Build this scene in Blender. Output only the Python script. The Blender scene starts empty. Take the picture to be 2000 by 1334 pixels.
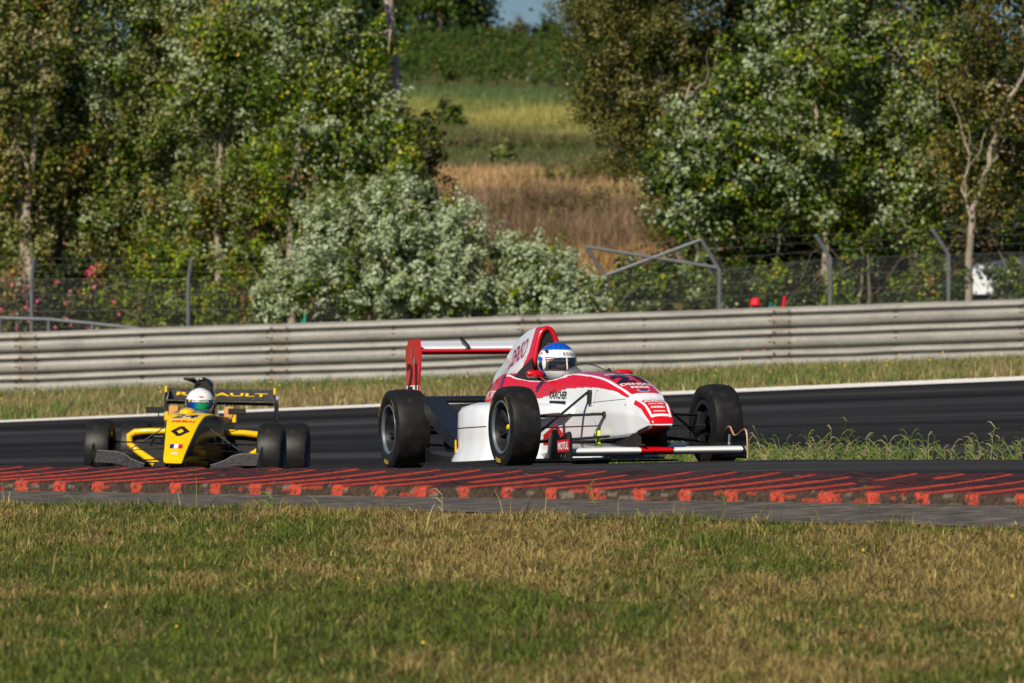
import bpy, math, random
import numpy as np
from mathutils import Vector, Matrix
from mathutils.bvhtree import BVHTree

# ------------------------------------------------------------------ camera, sky, sun, exposure
SC = bpy.context.scene
F = 9536.0; CAMH = 1.5; VH = 464.0          # focal length in photo pixels (2000 wide), eye height, horizon row
cam_d = bpy.data.cameras.new('camera'); cam = bpy.data.objects.new('camera', cam_d)
SC.collection.objects.link(cam); SC.camera = cam
cam.location = (0, 0, CAMH); cam.rotation_euler = (math.radians(90), 0, 0)
cam_d.sensor_width = 36; cam_d.lens = 36 * F / 2000
cam_d.shift_y = (VH - 667) / 2000.0
cam_d.clip_start = 0.5; cam_d.clip_end = 6000
cam_d.dof.use_dof = True; cam_d.dof.focus_distance = 31.6; cam_d.dof.aperture_fstop = 5.8

SUN_DIR = Vector((-0.34, -0.70, 0.62)).normalized()      # towards the sun
world = bpy.data.worlds.new('World'); SC.world = world; world.use_nodes = True
wn = world.node_tree.nodes; wl = world.node_tree.links
for n in list(wn): wn.remove(n)
wo = wn.new('ShaderNodeOutputWorld'); wb = wn.new('ShaderNodeBackground'); sk = wn.new('ShaderNodeTexSky')
sk.sky_type = 'NISHITA'; sk.sun_disc = False
sk.sun_elevation = math.asin(SUN_DIR.z); sk.sun_rotation = math.atan2(SUN_DIR.x, SUN_DIR.y)
sk.air_density = 1.0; sk.dust_density = 0.0; sk.ozone_density = 4.0
wb.inputs['Strength'].default_value = 0.05
tint = wn.new('ShaderNodeMix'); tint.data_type = 'RGBA'; tint.blend_type = 'MULTIPLY'; tint.inputs[0].default_value = 1.0
tint.inputs[7].default_value = (.50, .62, .80, 1)
wl.new(sk.outputs[0], tint.inputs[6]); wl.new(tint.outputs[2], wb.inputs[0]); wl.new(wb.outputs[0], wo.inputs[0])
sun_d = bpy.data.lights.new('sun', 'SUN'); sun_d.energy = 5.0; sun_d.angle = math.radians(0.53)
sun_d.color = (1.0, 0.90, 0.74)
sun = bpy.data.objects.new('sun', sun_d); SC.collection.objects.link(sun)
sun.rotation_euler = SUN_DIR.to_track_quat('Z', 'Y').to_euler()
SC.view_settings.view_transform = 'Standard'; SC.view_settings.look = 'None'
SC.view_settings.gamma = 1; SC.view_settings.use_curve_mapping = False
SC.view_settings.exposure = 0.2
SC.cycles.max_bounces = 6; SC.cycles.diffuse_bounces = 2; SC.cycles.glossy_bounces = 3
SC.cycles.transparent_max_bounces = 8

# ------------------------------------------------------------------ helpers
R = np.random.default_rng
def lin(c):                                   # sRGB 0-255 -> linear
    c = np.array(c, float) / 255.0
    return tuple(np.where(c <= .04045, c / 12.92, ((c + .055) / 1.055) ** 2.4))
def link(o, parent=None):
    SC.collection.objects.link(o)
    if parent is not None: o.parent = parent
    return o
def tag(o, label=None, cat=None, group=None, kind=None):
    if label: o['label'] = label
    if cat: o['category'] = cat
    if group: o['group'] = group
    if kind: o['kind'] = kind
    return o
def thing(name, label, cat, loc=(0, 0, 0), group=None):
    o = bpy.data.objects.new(name, None); link(o); o.location = loc
    o.empty_display_size = .2
    return tag(o, label, cat, group)

class MB:                                     # mesh builder: several shapes joined into ONE mesh
    def __init__(s): s.v = []; s.f = []; s.m = []
    def add(s, v, f, mi=0):
        b = len(s.v); s.v += [tuple(map(float, p)) for p in v]
        s.f += [tuple(int(i) + b for i in q) for q in f]; s.m += [mi] * len(f); return s
    def box(s, c, size, rot=None, mi=0, bev=0):
        hx, hy, hz = [k / 2 for k in size]
        if bev:
            a, b2 = bev, bev; v = []
            # chamfered box as loft of 4 rings
            for z, i in ((-hz, a), (-hz + a, 0), (hz - a, 0), (hz, a)):
                x, y = hx - i, hy - i
                v += [(-x + b2 * .6, -y, z), (x - b2 * .6, -y, z), (x, -y + b2 * .6, z), (x, y - b2 * .6, z), (x - b2 * .6, y, z), (-x + b2 * .6, y, z), (-x, y - b2 * .6, z), (-x, -y + b2 * .6, z)]
            f = [tuple(range(7, -1, -1)), tuple(range(24, 32))]
            for r in range(3):
                for k in range(8): f.append((r * 8 + k, r * 8 + (k + 1) % 8, r * 8 + 8 + (k + 1) % 8, r * 8 + 8 + k))
        else:
            v = [(x, y, z) for z in (-hz, hz) for y in (-hy, hy) for x in (-hx, hx)]
            f = [(0, 2, 3, 1), (4, 5, 7, 6), (0, 1, 5, 4), (2, 6, 7, 3), (0, 4, 6, 2), (1, 3, 7, 5)]
        M = rot.to_matrix() if rot is not None and hasattr(rot, 'to_matrix') else rot
        v = [Vector(p) for p in v]
        if M is not None: v = [M @ p for p in v]
        return s.add([(p[0] + c[0], p[1] + c[1], p[2] + c[2]) for p in v], f, mi)
    def tube(s, pts, rad, n=8, mi=0, cap=True, flat=1.0, flat_axis=None):
        pts = [Vector(p) for p in pts]
        if not hasattr(rad, '__len__'): rad = [rad] * len(pts)
        v = []; f = []; up = None
        for i, p in enumerate(pts):
            t = (pts[min(i + 1, len(pts) - 1)] - pts[max(i - 1, 0)])
            t = t.normalized() if t.length > 1e-9 else Vector((0, 0, 1))
            if flat_axis is not None: a = Vector(flat_axis) - t * t.dot(Vector(flat_axis)); a.normalize()
            else:
                if up is None: up = Vector((0, 0, 1)) if abs(t.z) < .9 else Vector((1, 0, 0))
                a = up - t * up.dot(t)
                if a.length < 1e-6: a = t.orthogonal()
                a.normalize(); up = a
            b = t.cross(a)
            for k in range(n):
                an = 2 * math.pi * k / n
                v.append(p + a * math.cos(an) * rad[i] * flat + b * math.sin(an) * rad[i])
        for i in range(len(pts) - 1):
            for k in range(n):
                f.append((i * n + k, i * n + (k + 1) % n, (i + 1) * n + (k + 1) % n, (i + 1) * n + k))
        if cap: f.append(tuple(range(n - 1, -1, -1))); f.append(tuple(range((len(pts) - 1) * n, len(pts) * n)))
        return s.add(v, f, mi)
    def lathe_y(s, prof, c, n=48, mi=0, close=False):      # prof: (radius, y) pairs, turned about the y axis
        v = []; f = []; m = len(prof)
        for k in range(n):
            a = 2 * math.pi * k / n
            for (r, y) in prof: v.append((c[0] + r * math.cos(a), c[1] + y, c[2] + r * math.sin(a)))
        for k in range(n):
            k2 = (k + 1) % n
            for i in range(m if close else m - 1):
                j = (i + 1) % m
                f.append((k * m + i, k * m + j, k2 * m + j, k2 * m + i))
        return s.add(v, f, mi)
    def loft(s, secs, mi=0, closed=True, caps=True):
        n = len(secs[0]); v = [p for q in secs for p in q]; f = []
        for i in range(len(secs) - 1):
            for k in range(n if closed else n - 1):
                f.append((i * n + k, i * n + (k + 1) % n, (i + 1) * n + (k + 1) % n, (i + 1) * n + k))
        if caps: f.append(tuple(range(n - 1, -1, -1))); f.append(tuple(range((len(secs) - 1) * n, len(secs) * n)))
        return s.add(v, f, mi)
    def prism(s, outline, axis, a, b, mi=0):               # outline of 2-d points extruded along an axis between a and b
        def mk(p, t): return {'y': (p[0], t, p[1]), 'x': (t, p[0], p[1]), 'z': (p[0], p[1], t)}[axis]
        n = len(outline); v = [mk(p, a) for p in outline] + [mk(p, b) for p in outline]
        f = [tuple(range(n)), tuple(range(2 * n - 1, n - 1, -1))] + [(k, k + n, (k + 1) % n + n, (k + 1) % n) for k in range(n)]
        return s.add(v, f, mi)
    def build(s, name, mats, parent=None, smooth=35, tagd=None):
        me = bpy.data.meshes.new(name); me.from_pydata(s.v, [], s.f); me.validate(clean_customdata=False)
        for m in (mats if isinstance(mats, (list, tuple)) else [mats]): me.materials.append(m)
        if len(s.m) == len(me.polygons): me.polygons.foreach_set('material_index', s.m)
        import bmesh
        bm = bmesh.new(); bm.from_mesh(me); bmesh.ops.recalc_face_normals(bm, faces=bm.faces); bm.to_mesh(me); bm.free()
        if smooth:
            me.shade_smooth(); me.set_sharp_from_angle(angle=math.radians(smooth))
        o = bpy.data.objects.new(name, me); link(o, parent)
        return o

def np_mesh(name, verts, quads, mat, parent=None, col=None, smooth=False):
    verts = np.asarray(verts, np.float32); quads = np.asarray(quads, np.int32)
    k = quads.shape[1]; me = bpy.data.meshes.new(name)
    me.vertices.add(len(verts)); me.vertices.foreach_set('co', verts.ravel())
    me.loops.add(quads.size); me.loops.foreach_set('vertex_index', quads.ravel())
    me.polygons.add(len(quads)); me.polygons.foreach_set('loop_start', np.arange(0, quads.size, k, dtype=np.int32))
    me.polygons.foreach_set('loop_total', np.full(len(quads), k, np.int32))
    if smooth: me.polygons.foreach_set('use_smooth', np.ones(len(quads), bool))
    if col is not None:
        ca = me.color_attributes.new('Col', 'FLOAT_COLOR', 'POINT')
        c4 = np.ones((len(verts), 4), np.float32); c4[:, :3] = col
        ca.data.foreach_set('color', c4.ravel())
    me.update(calc_edges=True); me.validate(clean_customdata=False)
    me.materials.append(mat)
    o = bpy.data.objects.new(name, me); link(o, parent)
    return o

# ------------------------------------------------------------------ materials
class NT:
    def __init__(s, name):
        s.m = bpy.data.materials.new(name); s.m.use_nodes = True; s.t = s.m.node_tree
        s.b = s.t.nodes['Principled BSDF']; s.out = s.t.nodes['Material Output']
    def n(s, ty, **kw):
        x = s.t.nodes.new(ty)
        for k, v in kw.items():
            if k in x.inputs.keys() if hasattr(x.inputs, 'keys') else False: x.inputs[k].default_value = v
            else: setattr(x, k, v)
        return x
    def l(s, a, b): s.t.links.new(a, b)
    def noise(s, scale, detail=4, rough=.6, stretch=None, coord='Object', seed=None):
        tc = s.n('ShaderNodeTexCoord'); src = tc.outputs[coord]
        if stretch or seed:
            mp = s.n('ShaderNodeMapping'); s.l(src, mp.inputs[0])
            if stretch: mp.inputs['Scale'].default_value = stretch
            if seed: mp.inputs['Location'].default_value = (seed, seed * 1.7, seed * .3)
            src = mp.outputs[0]
        x = s.n('ShaderNodeTexNoise'); s.l(src, x.inputs['Vector'])
        x.inputs['Scale'].default_value = scale; x.inputs['Detail'].default_value = detail; x.inputs['Roughness'].default_value = rough
        return x.outputs[0]
    def ramp(s, fac, stops):
        r = s.n('ShaderNodeValToRGB'); s.l(fac, r.inputs[0]); e = r.color_ramp.elements
        while len(e) < len(stops): e.new(.5)
        for q, (p, c) in zip(e, stops): q.position = p; q.color = (*c, 1) if len(c) == 3 else c
        return r.outputs[0]
    def mix(s, fac, a, b, mode='MIX'):
        x = s.n('ShaderNodeMix'); x.data_type = 'RGBA'; x.blend_type = mode
        for sock, v in ((x.inputs[0], fac), (x.inputs[6], a), (x.inputs[7], b)):
            if hasattr(v, 'links'): s.l(v, sock)
            elif isinstance(v, (int, float)): sock.default_value = v
            else: sock.default_value = (*v[:3], 1)
        return x.outputs[2]
    def bump(s, h, strength=.3, dist=.01):
        b = s.n('ShaderNodeBump'); s.l(h, b.inputs['Height']); b.inputs['Strength'].default_value = strength; b.inputs['Distance'].default_value = dist
        s.l(b.outputs[0], s.b.inputs['Normal'])
    def set(s, **kw):
        for k, v in kw.items():
            k = {'rough': 'Roughness', 'metal': 'Metallic', 'spec': 'Specular IOR Level', 'coat': 'Coat Weight', 'coatr': 'Coat Roughness', 'alpha': 'Alpha', 'trans': 'Transmission Weight'}.get(k, k)
            s.b.inputs[k].default_value = v
        return s
    def color(s, c):
        if hasattr(c, 'links'): s.l(c, s.b.inputs['Base Color'])
        else: s.b.inputs['Base Color'].default_value = (*c[:3], 1)
        return s

def plain(name, c, rough=.5, metal=0, coat=0, var=.12, scale=9, spec=.5, bump=0):
    t = NT(name); c = np.array(c[:3]); nz = t.noise(scale, 5)
    t.color(t.ramp(nz, [(.25, tuple(c * (1 - var))), (.75, tuple(np.minimum(c * (1 + var), 1)))]))
    t.set(rough=rough, metal=metal, coat=coat, spec=spec)
    if coat: t.set(coatr=.06)
    if bump: t.bump(t.noise(scale * 8, 3), bump, .004)
    return t.m
def painted(name, rough=.32, coat=.8, dirt=.1):          # colour comes from the livery stored on the mesh
    t = NT(name); a = t.n('ShaderNodeAttribute'); a.attribute_name = 'Col'
    d = t.ramp(t.noise(7, 6), [(.35, (1 - dirt,) * 3), (.7, (1, 1, 1))])
    t.color(t.mix(1.0, a.outputs['Color'], d, 'MULTIPLY')); t.set(rough=rough, coat=coat, coatr=.08)
    return t.m
def leafmat(name, trans=.3, rough=.5):
    t = NT(name); a = t.n('ShaderNodeAttribute'); a.attribute_name = 'Col'
    t.color(a.outputs['Color']); t.set(rough=rough, spec=.35)
    tr = t.n('ShaderNodeBsdfTranslucent'); mx = t.n('ShaderNodeMixShader'); mx.inputs[0].default_value = trans
    c2 = t.mix(1.0, a.outputs['Color'], (1.0, 1.0, .55), 'MULTIPLY'); t.l(c2, tr.inputs[0])
    t.l(t.b.outputs[0], mx.inputs[1]); t.l(tr.outputs[0], mx.inputs[2]); t.l(mx.outputs[0], t.out.inputs[0])
    return t.m

M = {}
M['leaf'] = leafmat('leaf', .34)
M['grass'] = leafmat('grass_blade', .25, .6)
M['bark'] = plain('bark', (.15, .12, .09), .85, var=.35, scale=5, bump=.6)
M['bark_pale'] = plain('bark_pale', (.30, .255, .20), .8, var=.4, scale=4, bump=.5)
M['red'] = plain('red_paint', (.52, .004, .009), .3, coat=.5, var=.05)
M['redmatte'] = plain('red_cloth', (.65, .01, .03), .7)
M['white'] = plain('white_paint', (.82, .855, .92), .28, coat=.7, var=.04)
M['yellow'] = plain('yellow_paint', (.80, .50, .0), .28, coat=.8, var=.04)
M['black'] = plain('black_satin', (.012, .013, .015), .35, var=.3)
M['matteblack'] = plain('black_matte', (.010, .010, .011), .8, var=.3)
M['tyre'] = None
M['steel'] = plain('galvanised_steel', (.14, .155, .175), .6, .2, var=.2)
M['orange_pad'] = plain('tan_headrest', (.55, .28, .08), .7)
M['silver'] = plain('silver_metal', (.55, .57, .6), .25, .8, var=.1)
M['skin'] = plain('skin', (.55, .26, .18), .55)
M['rimlip'] = plain('rim_lip', (.10, .13, .16), .45, .2, var=.1)
M['teal'] = plain('teal_cloth', (.0, .42, .26), .7)
M['hiviz'] = plain('lime_tag', (.62, .85, .02), .5)
M['bluep'] = plain('blue_paint', (.02, .10, .45), .3, coat=.6)
M['greycloth'] = plain('black_suit', (.03, .03, .035), .8)
M['decal_white'] = plain('decal_white', (.82, .82, .82), .4, var=.02)
M['decal_black'] = plain('decal_black', (.01, .01, .015), .4, var=.02)
M['decal_red'] = plain('decal_red', (.55, .01, .02), .4, var=.02)
M['decal_crimson'] = plain('decal_crimson', (.38, .01, .05), .4, var=.02)
M['decal_yellow'] = plain('decal_yellow', (.85, .55, .0), .4, var=.02)
M['decal_blue'] = plain('decal_blue', (.01, .03, .25), .4, var=.02)
M['wood_pale'] = plain('weathered_post', (.45, .42, .38), .85, var=.2)
def _tyre():
    t = NT('tyre_rubber'); nz = t.noise(14, 6, .65)
    t.color(t.ramp(nz, [(.32, (.006, .0058, .0056)), (.55, (.013, .0126, .012)), (.72, (.030, .029, .027))])); t.set(rough=.5, spec=.3)
    t.bump(t.noise(60, 5), .25, .002); return t.m
M['tyre'] = _tyre()
def _carbon():
    t = NT('carbon_fibre'); nz = t.noise(45, 4, .8)
    t.color(t.ramp(nz, [(.35, (.018, .017, .018)), (.72, (.12, .11, .10))])); t.set(rough=.35, coat=.5); return t.m
M['carbon'] = _carbon()
M['darkpanel'] = plain('dark_carbon_panel', (.014, .018, .026), .22, coat=.6, var=.3)
M['livery'] = painted('painted_bodywork', .3, .75, .06)
M['livery_soft'] = painted('painted_side_panels', .5, .1, .06); M['livery_soft'].node_tree.nodes['Principled BSDF'].inputs['Specular IOR Level'].default_value = .22
M['helmet'] = painted('painted_helmet', .22, 1.0, .03)
def _visor(name, c, al):
    t = NT(name); t.color(c); t.set(rough=.06, alpha=al, coat=1.0); return t.m
M['visor'] = _visor('smoked_visor', (.012, .016, .03), .72)
M['screen'] = _visor('clear_screen', (.45, .5, .48), .28)
def _iris():
    t = NT('mirrored_visor'); tc = t.n('ShaderNodeTexCoord'); sp = t.n('ShaderNodeSeparateXYZ'); t.l(tc.outputs['Object'], sp.inputs[0])
    mr = t.n('ShaderNodeMapRange'); t.l(sp.outputs[1], mr.inputs[0]); mr.inputs[1].default_value = -.12; mr.inputs[2].default_value = .12
    t.color(t.ramp(mr.outputs[0], [(0, (.01, .01, .12)), (.3, (.0, .08, .5)), (.5, (.02, .5, .2)), (.68, (.02, .55, .08)), (.85, (.0, .25, .4)), (1, (.01, .02, .15))]))
    t.set(rough=.1, metal=.6, coat=1.0); return t.m
M['iris'] = _iris()

# ------------------------------------------------------------------ terrain
def lerp_tab(x, tab): return np.interp(x, [a for a, b in tab], [b for a, b in tab])
KA = math.radians(36)
def ykf(x):                                   # front edge of the kerb (camera side)
    x = np.asarray(x, float); xc = np.clip(x, -5, 4.2)
    return 28.1 - .727 * xc - .35 * (x - xc)
KW = 1.48
def zkf(x): return -.006 + .024 * np.clip(x, -6, 6)
def zkb(x): return .088 + .027 * np.clip(x, -6, 6)
def ycr(x): return np.maximum(30.8, ykf(x) + KW + .12)
def zcr(x): return np.clip(.062 + .022 * np.asarray(x, float), -.09, .10)
CEN = [(41, -.60), (46, -.74), (60, -.463), (66, -.56), (78, -.765), (84, -.62), (92, -.2), (100, .55), (110, 1.0), (120, 1.42), (140, 2.44), (150, 3.37), (162, 3.86), (176, 5.1), (200, 6.72), (218, 7.86), (300, 13.3), (330, 14.2), (420, 13.5), (900, 4), (4000, 0)]
CRS = [(41, .0), (46, .005), (60, .044), (78, .0335), (120, .02), (200, .0), (4000, 0)]
def G(x, y):
    x, y = np.broadcast_arrays(np.asarray(x, float), np.asarray(y, float))
    yf = ykf(x); yc = ycr(x)
    fg = lerp_tab(y, [(-60, -.5), (12, -.05), (24, -.03)]) + .018 * np.clip(x, -6, 6) * np.clip((y - 14) / 12, 0, 1)
    t0 = np.clip((y - (yf - 3.0)) / 3.0, 0, 1); a = fg * (1 - t0) + zkf(x) * t0
    tb = np.clip((y - yf) / KW, 0, 1); b = zkf(x) * (1 - tb) + zkb(x) * tb
    tc = np.clip((y - yf - KW) / np.maximum(yc - yf - KW, .05), 0, 1); c = zkb(x) * (1 - tc) + zcr(x) * tc
    s = y - yc; far = lerp_tab(y, CEN) + lerp_tab(y, CRS) * np.clip(x, -60, 60)
    d1 = zcr(x) - .052 * s
    w = np.clip((y - 38) / 5, 0, 1); w = w * w * (3 - 2 * w)
    d = d1 * (1 - w) + far * w
    z = np.where(y < yf, a, np.where(y < yf + KW, b, np.where(y < yc, c, d)))
    hill = np.clip((y - 95) / 60, 0, 1) * (.10 * np.sin(x * .21 + 1.3) + .06 * np.sin(x * .47 + y * .13))
    return z + hill
def at(u, d): return (u - 1000) * d / F
def zat(v, d): return CAMH - (v - VH) * d / F
def gz(x, y): return float(G(x, y))

def sheet(name, xs, ys, zoff, mat, colf=None, kind='structure', yfun=None):
    X, T = np.meshgrid(xs, ys)
    Y = T if yfun is None else yfun(X, T)
    Z = G(X, Y) + (zoff(X, Y) if callable(zoff) else zoff)
    v = np.stack([X, Y, Z], -1).reshape(-1, 3); nx = len(xs); ny = len(ys)
    i = (np.arange(ny - 1)[:, None] * nx + np.arange(nx - 1)[None]).ravel()
    q = np.stack([i, i + 1, i + nx + 1, i + nx], -1)
    o = np_mesh(name, v, q, mat, col=colf(v) if colf else None, smooth=True)
    return tag(o, kind=kind)

def vnoise(x, y, s, seed=0):                  # cheap smooth value noise
    r = R(seed); g = r.random((64, 64)); x = x * s + 13.1; y = y * s + 7.7
    xi = np.floor(x).astype(int); yi = np.floor(y).astype(int); fx = x - xi; fy = y - yi
    fx = fx * fx * (3 - 2 * fx); fy = fy * fy * (3 - 2 * fy)
    a = g[xi % 64, yi % 64]; b = g[(xi + 1) % 64, yi % 64]; c = g[xi % 64, (yi + 1) % 64]; d = g[(xi + 1) % 64, (yi + 1) % 64]
    return (a * (1 - fx) + b * fx) * (1 - fy) + (c * (1 - fx) + d * fx) * fy

def ground_col(v):
    x, y = v[:, 0], v[:, 1]; n = vnoise(x, y, .18, 3) * .6 + vnoise(x, y, .7, 4) * .4
    stops = [(-60, (.14, .12, .05)), (27, (.15, .13, .05)), (59, (.15, .14, .05)), (84, (.13, .12, .05)), (98, (.20, .14, .06)), (104, (.34, .21, .08)), (114, (.30, .17, .08)), (122, (.15, .10, .06)), (136, (.20, .13, .08)),
             (141, (.42, .28, .14)), (150, (.42, .28, .14)), (152, (.12, .12, .05)), (176, (.12, .12, .05)), (181, (.34, .30, .09)), (202, (.32, .31, .09)), (207, (.11, .16, .05)), (218, (.09, .14, .045)), (224, (.10, .11, .04)), (330, (.07, .10, .03)), (4000, (.06, .08, .04))]
    y = np.where(y > 98, y + np.clip(x, -9, 9) * 1.1 + 7 * (vnoise(x, y, .16, 6) - .5), y)
    c = np.stack([np.interp(y, [s[0] for s in stops], [s[1][k] for s in stops]) for k in range(3)], -1)
    g = np.array((.07, .12, .03)); w = np.clip((n - .5) * 2.2, 0, .6)[:, None]
    return c * (1 - w) + g * w
def _terr():
    t = NT('grass_soil'); a = t.n('ShaderNodeAttribute'); a.attribute_name = 'Col'
    n1 = t.ramp(t.noise(9, 8, .75), [(.3, (.45,) * 3), (.7, (1.35,) * 3)])
    n2 = t.ramp(t.noise(.8, 5, .7), [(.35, (.7, .75, .7)), (.65, (1.2, 1.15, 1.1))])
    c = t.mix(1.0, a.outputs['Color'], n1, 'MULTIPLY'); c = t.mix(1.0, c, n2, 'MULTIPLY')
    t.color(c); t.set(rough=.95, spec=.1); t.bump(t.noise(14, 8, .8), .8, .04); return t.m
M['terrain'] = _terr()
xs = np.concatenate([-np.geomspace(700, 9, 26), np.arange(-8.75, 8.8, .25), np.geomspace(9, 700, 26)])
ys = np.concatenate([np.arange(-60, 12, 4), np.arange(12, 48, .2), np.arange(48, 100, .5), np.arange(100, 340, 1.5), np.geomspace(340, 4000, 24)])
def tz(X, Y):                                 # the soil sheet dips under the paving laid on it
    yf = ykf(X)
    under = np.clip((Y - (yf - .45)) / .25, 0, 1) * np.clip((60.0 - Y) / .25, 0, 1)
    return -.004 - .10 * under
sheet('ground', xs, ys, tz, M['terrain'], ground_col)

def _asph():
    t = NT('asphalt'); lane = t.noise(2.2, 6, .7, stretch=(.07, 1, 1)); fine = t.noise(70, 3, .8)
    c = t.ramp(lane, [(.3, (.011, .0115, .0125)), (.52, (.021, .0215, .023)), (.75, (.046, .045, .046))])
    f = t.ramp(fine, [(.3, (.5,) * 3), (.60, (1.1,) * 3), (.76, (2.6,) * 3)])
    c = t.mix(1.0, c, f, 'MULTIPLY')
    far = t.noise(1.1, 3, .5, stretch=(.02, .8, 1), seed=4)
    c = t.mix(1.0, c, t.ramp(far, [(.35, (.45,) * 3), (.5, (.95,) * 3), (.68, (1.9,) * 3)]), 'MULTIPLY')
    t.color(c); t.set(rough=.85, spec=.12); t.bump(t.noise(120, 3), .5, .006); return t.m
M['asphalt'] = _asph()
xs2 = np.concatenate([np.linspace(-60, -9.2, 30), np.arange(-9, 9.1, .2), np.linspace(9.2, 60, 30)])
tt = np.concatenate([np.linspace(0, .25, 40), np.linspace(.26, 1, 90)])
def trk(X, T):
    a = ykf(X) + KW - .02
    return a + (59.6 - a) * T
sheet('racetrack', xs2, tt, 0.0, M['asphalt'], yfun=trk)
def _old():
    t = NT('old_tarmac'); n = t.noise(18, 8, .75, stretch=(.3, 1, 1))
    c = t.ramp(n, [(.30, (.018, .017, .018)), (.47, (.075, .070, .066)), (.68, (.22, .20, .175))])
    t.color(c); t.set(rough=.95, spec=.1); t.bump(t.noise(50, 6), .7, .01); return t.m
M['old'] = _old()
def SW(x): return 1.22 + .15 * np.clip(x, 0, 5)
def strip(X, T):
    w = SW(X) + .12 + .08 * np.sin(X * 2.1) + .05 * np.sin(X * 5.3); return ykf(X) - w + (w + .08) * T
sheet('tarmac_strip', xs2, np.linspace(0, 1, 8), .003, M['old'], yfun=strip)
def _line():
    t = NT('road_paint'); n = t.noise(20, 6, .7)
    t.color(t.ramp(n, [(.25, (.55, .53, .50)), (.5, (.80, .79, .77))])); t.set(rough=.7); return t.m
M['line'] = _line()
sheet('track_edge_line', xs2, np.linspace(59.0, 59.72, 5), .006, M['line'])
# ---- sawtooth kerb
def kerb():
    per = .31; S = np.arange(-9.5, 8.5, per / 24); rows = []
    T = [('f', 0.0), ('f', .35), ('f', .7), ('f', 1.0)] + [('t', t) for t in np.linspace(0.012, 1, 34)]
    dx, dy = math.cos(KA), -math.sin(KA)
    x0 = S * dx; V = []; C = []; rng = R(5)
    n1 = vnoise(S, S * 0, 6, 8); n2 = vnoise(S, S * 0, 25, 9)
    org = np.array((.40, .050, .026)); dark = np.array((.026, .011, .012)); maroon = np.array((.075, .018, .016)); dirt = np.array((.065, .042, .028)); pale = np.array((.17, .145, .11))
    for kind, t in T:
        if kind == 'f':
            x = x0; y = ykf(x) + .015 * t; h = .060 * t + .004 * (n2 - .5) * t
            ph = ((S) / per) % 1
            edge = .24 + .10 * (n1 - .5) + .05 * t
            om = (ph > 1 - edge); rag = rng.random(len(S))
            mm = rng.random(len(S)); grp = vnoise(S, S * 0 + t * 3, 14, 11); big = vnoise(S, S * 0, .9, 21)
            c = np.where(om[:, None] & (rag[:, None] > .12), org, np.where(grp[:, None] > .80, pale * .8, np.where(((grp < .30) & (big > .4))[:, None], org * .75, dirt * (.4 + mm[:, None] * .6))))
            h = h - np.where(om, 0, .008 * t)
        else:
            x = x0 + t * 1.02 * dx; y = ykf(x) + .015 + (KW - .015) * t
            s2 = S; ph = (s2 / per) % 1
            base = (zkb(x) - zkf(x)) * t; lip = .060 * (1 - t) ** 1.5
            h = lip + .018 * np.where(ph > .80, (1 - ph) / .20, ph / .80) * (1 - .3 * t)
            h = h - 0
            SS = S + t * 1.02; wear = vnoise(SS, S * 0 + t * 1.5, 3.0, 12); wear2 = vnoise(np.floor(S / per) * 3.7, S * 0 + t * 2, 2, 13)
            thin = .125 - .03 * t
            rib = np.floor(s2 / per); run = vnoise(rib * 7.31, rib * 0 + t * 2.2, 1.0, 17)
            om = (ph > 1 - thin * (.85 + .3 * wear2)) & (run + .18 * wear < .92 - .14 * t)
            gl = vnoise(SS, S * 0 + t * 9, 5, 14)
            c = np.where(om[:, None], org * (1.0 - .2 * wear2[:, None]), np.where(gl[:, None] > .55, maroon, dark))
            sp = rng.random(len(S)) > .993
            c = np.where(sp[:, None], pale, c)
        V.append(np.stack([x, y, zkf(x) + h + (base if kind == 't' else 0)], -1)); C.append(c)
    # one more row that closes the back into the asphalt
    V.append(V[-1] + np.array((0, .05, -.03))); C.append(C[-1])
    n = len(S); v = np.concatenate(V); c = np.concatenate(C); i = (np.arange(len(V) - 1)[:, None] * n + np.arange(n - 1)[None]).ravel()
    q = np.stack([i, i + 1, i + n + 1, i + n], -1)
    t = NT('kerb_paint'); a = t.n('ShaderNodeAttribute'); a.attribute_name = 'Col'
    f = t.ramp(t.noise(40, 7, .8), [(.36, (.22,) * 3), (.50, (.95,) * 3), (.66, (1.2,) * 3)])
    t.color(t.mix(1.0, a.outputs['Color'], f, 'MULTIPLY')); t.set(rough=.75, spec=.3); t.bump(t.noise(50, 6, .7), .6, .008)
    o = np_mesh('kerb', v, q, t.m, col=c)
    tag(o, kind='structure')
kerb()

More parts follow.
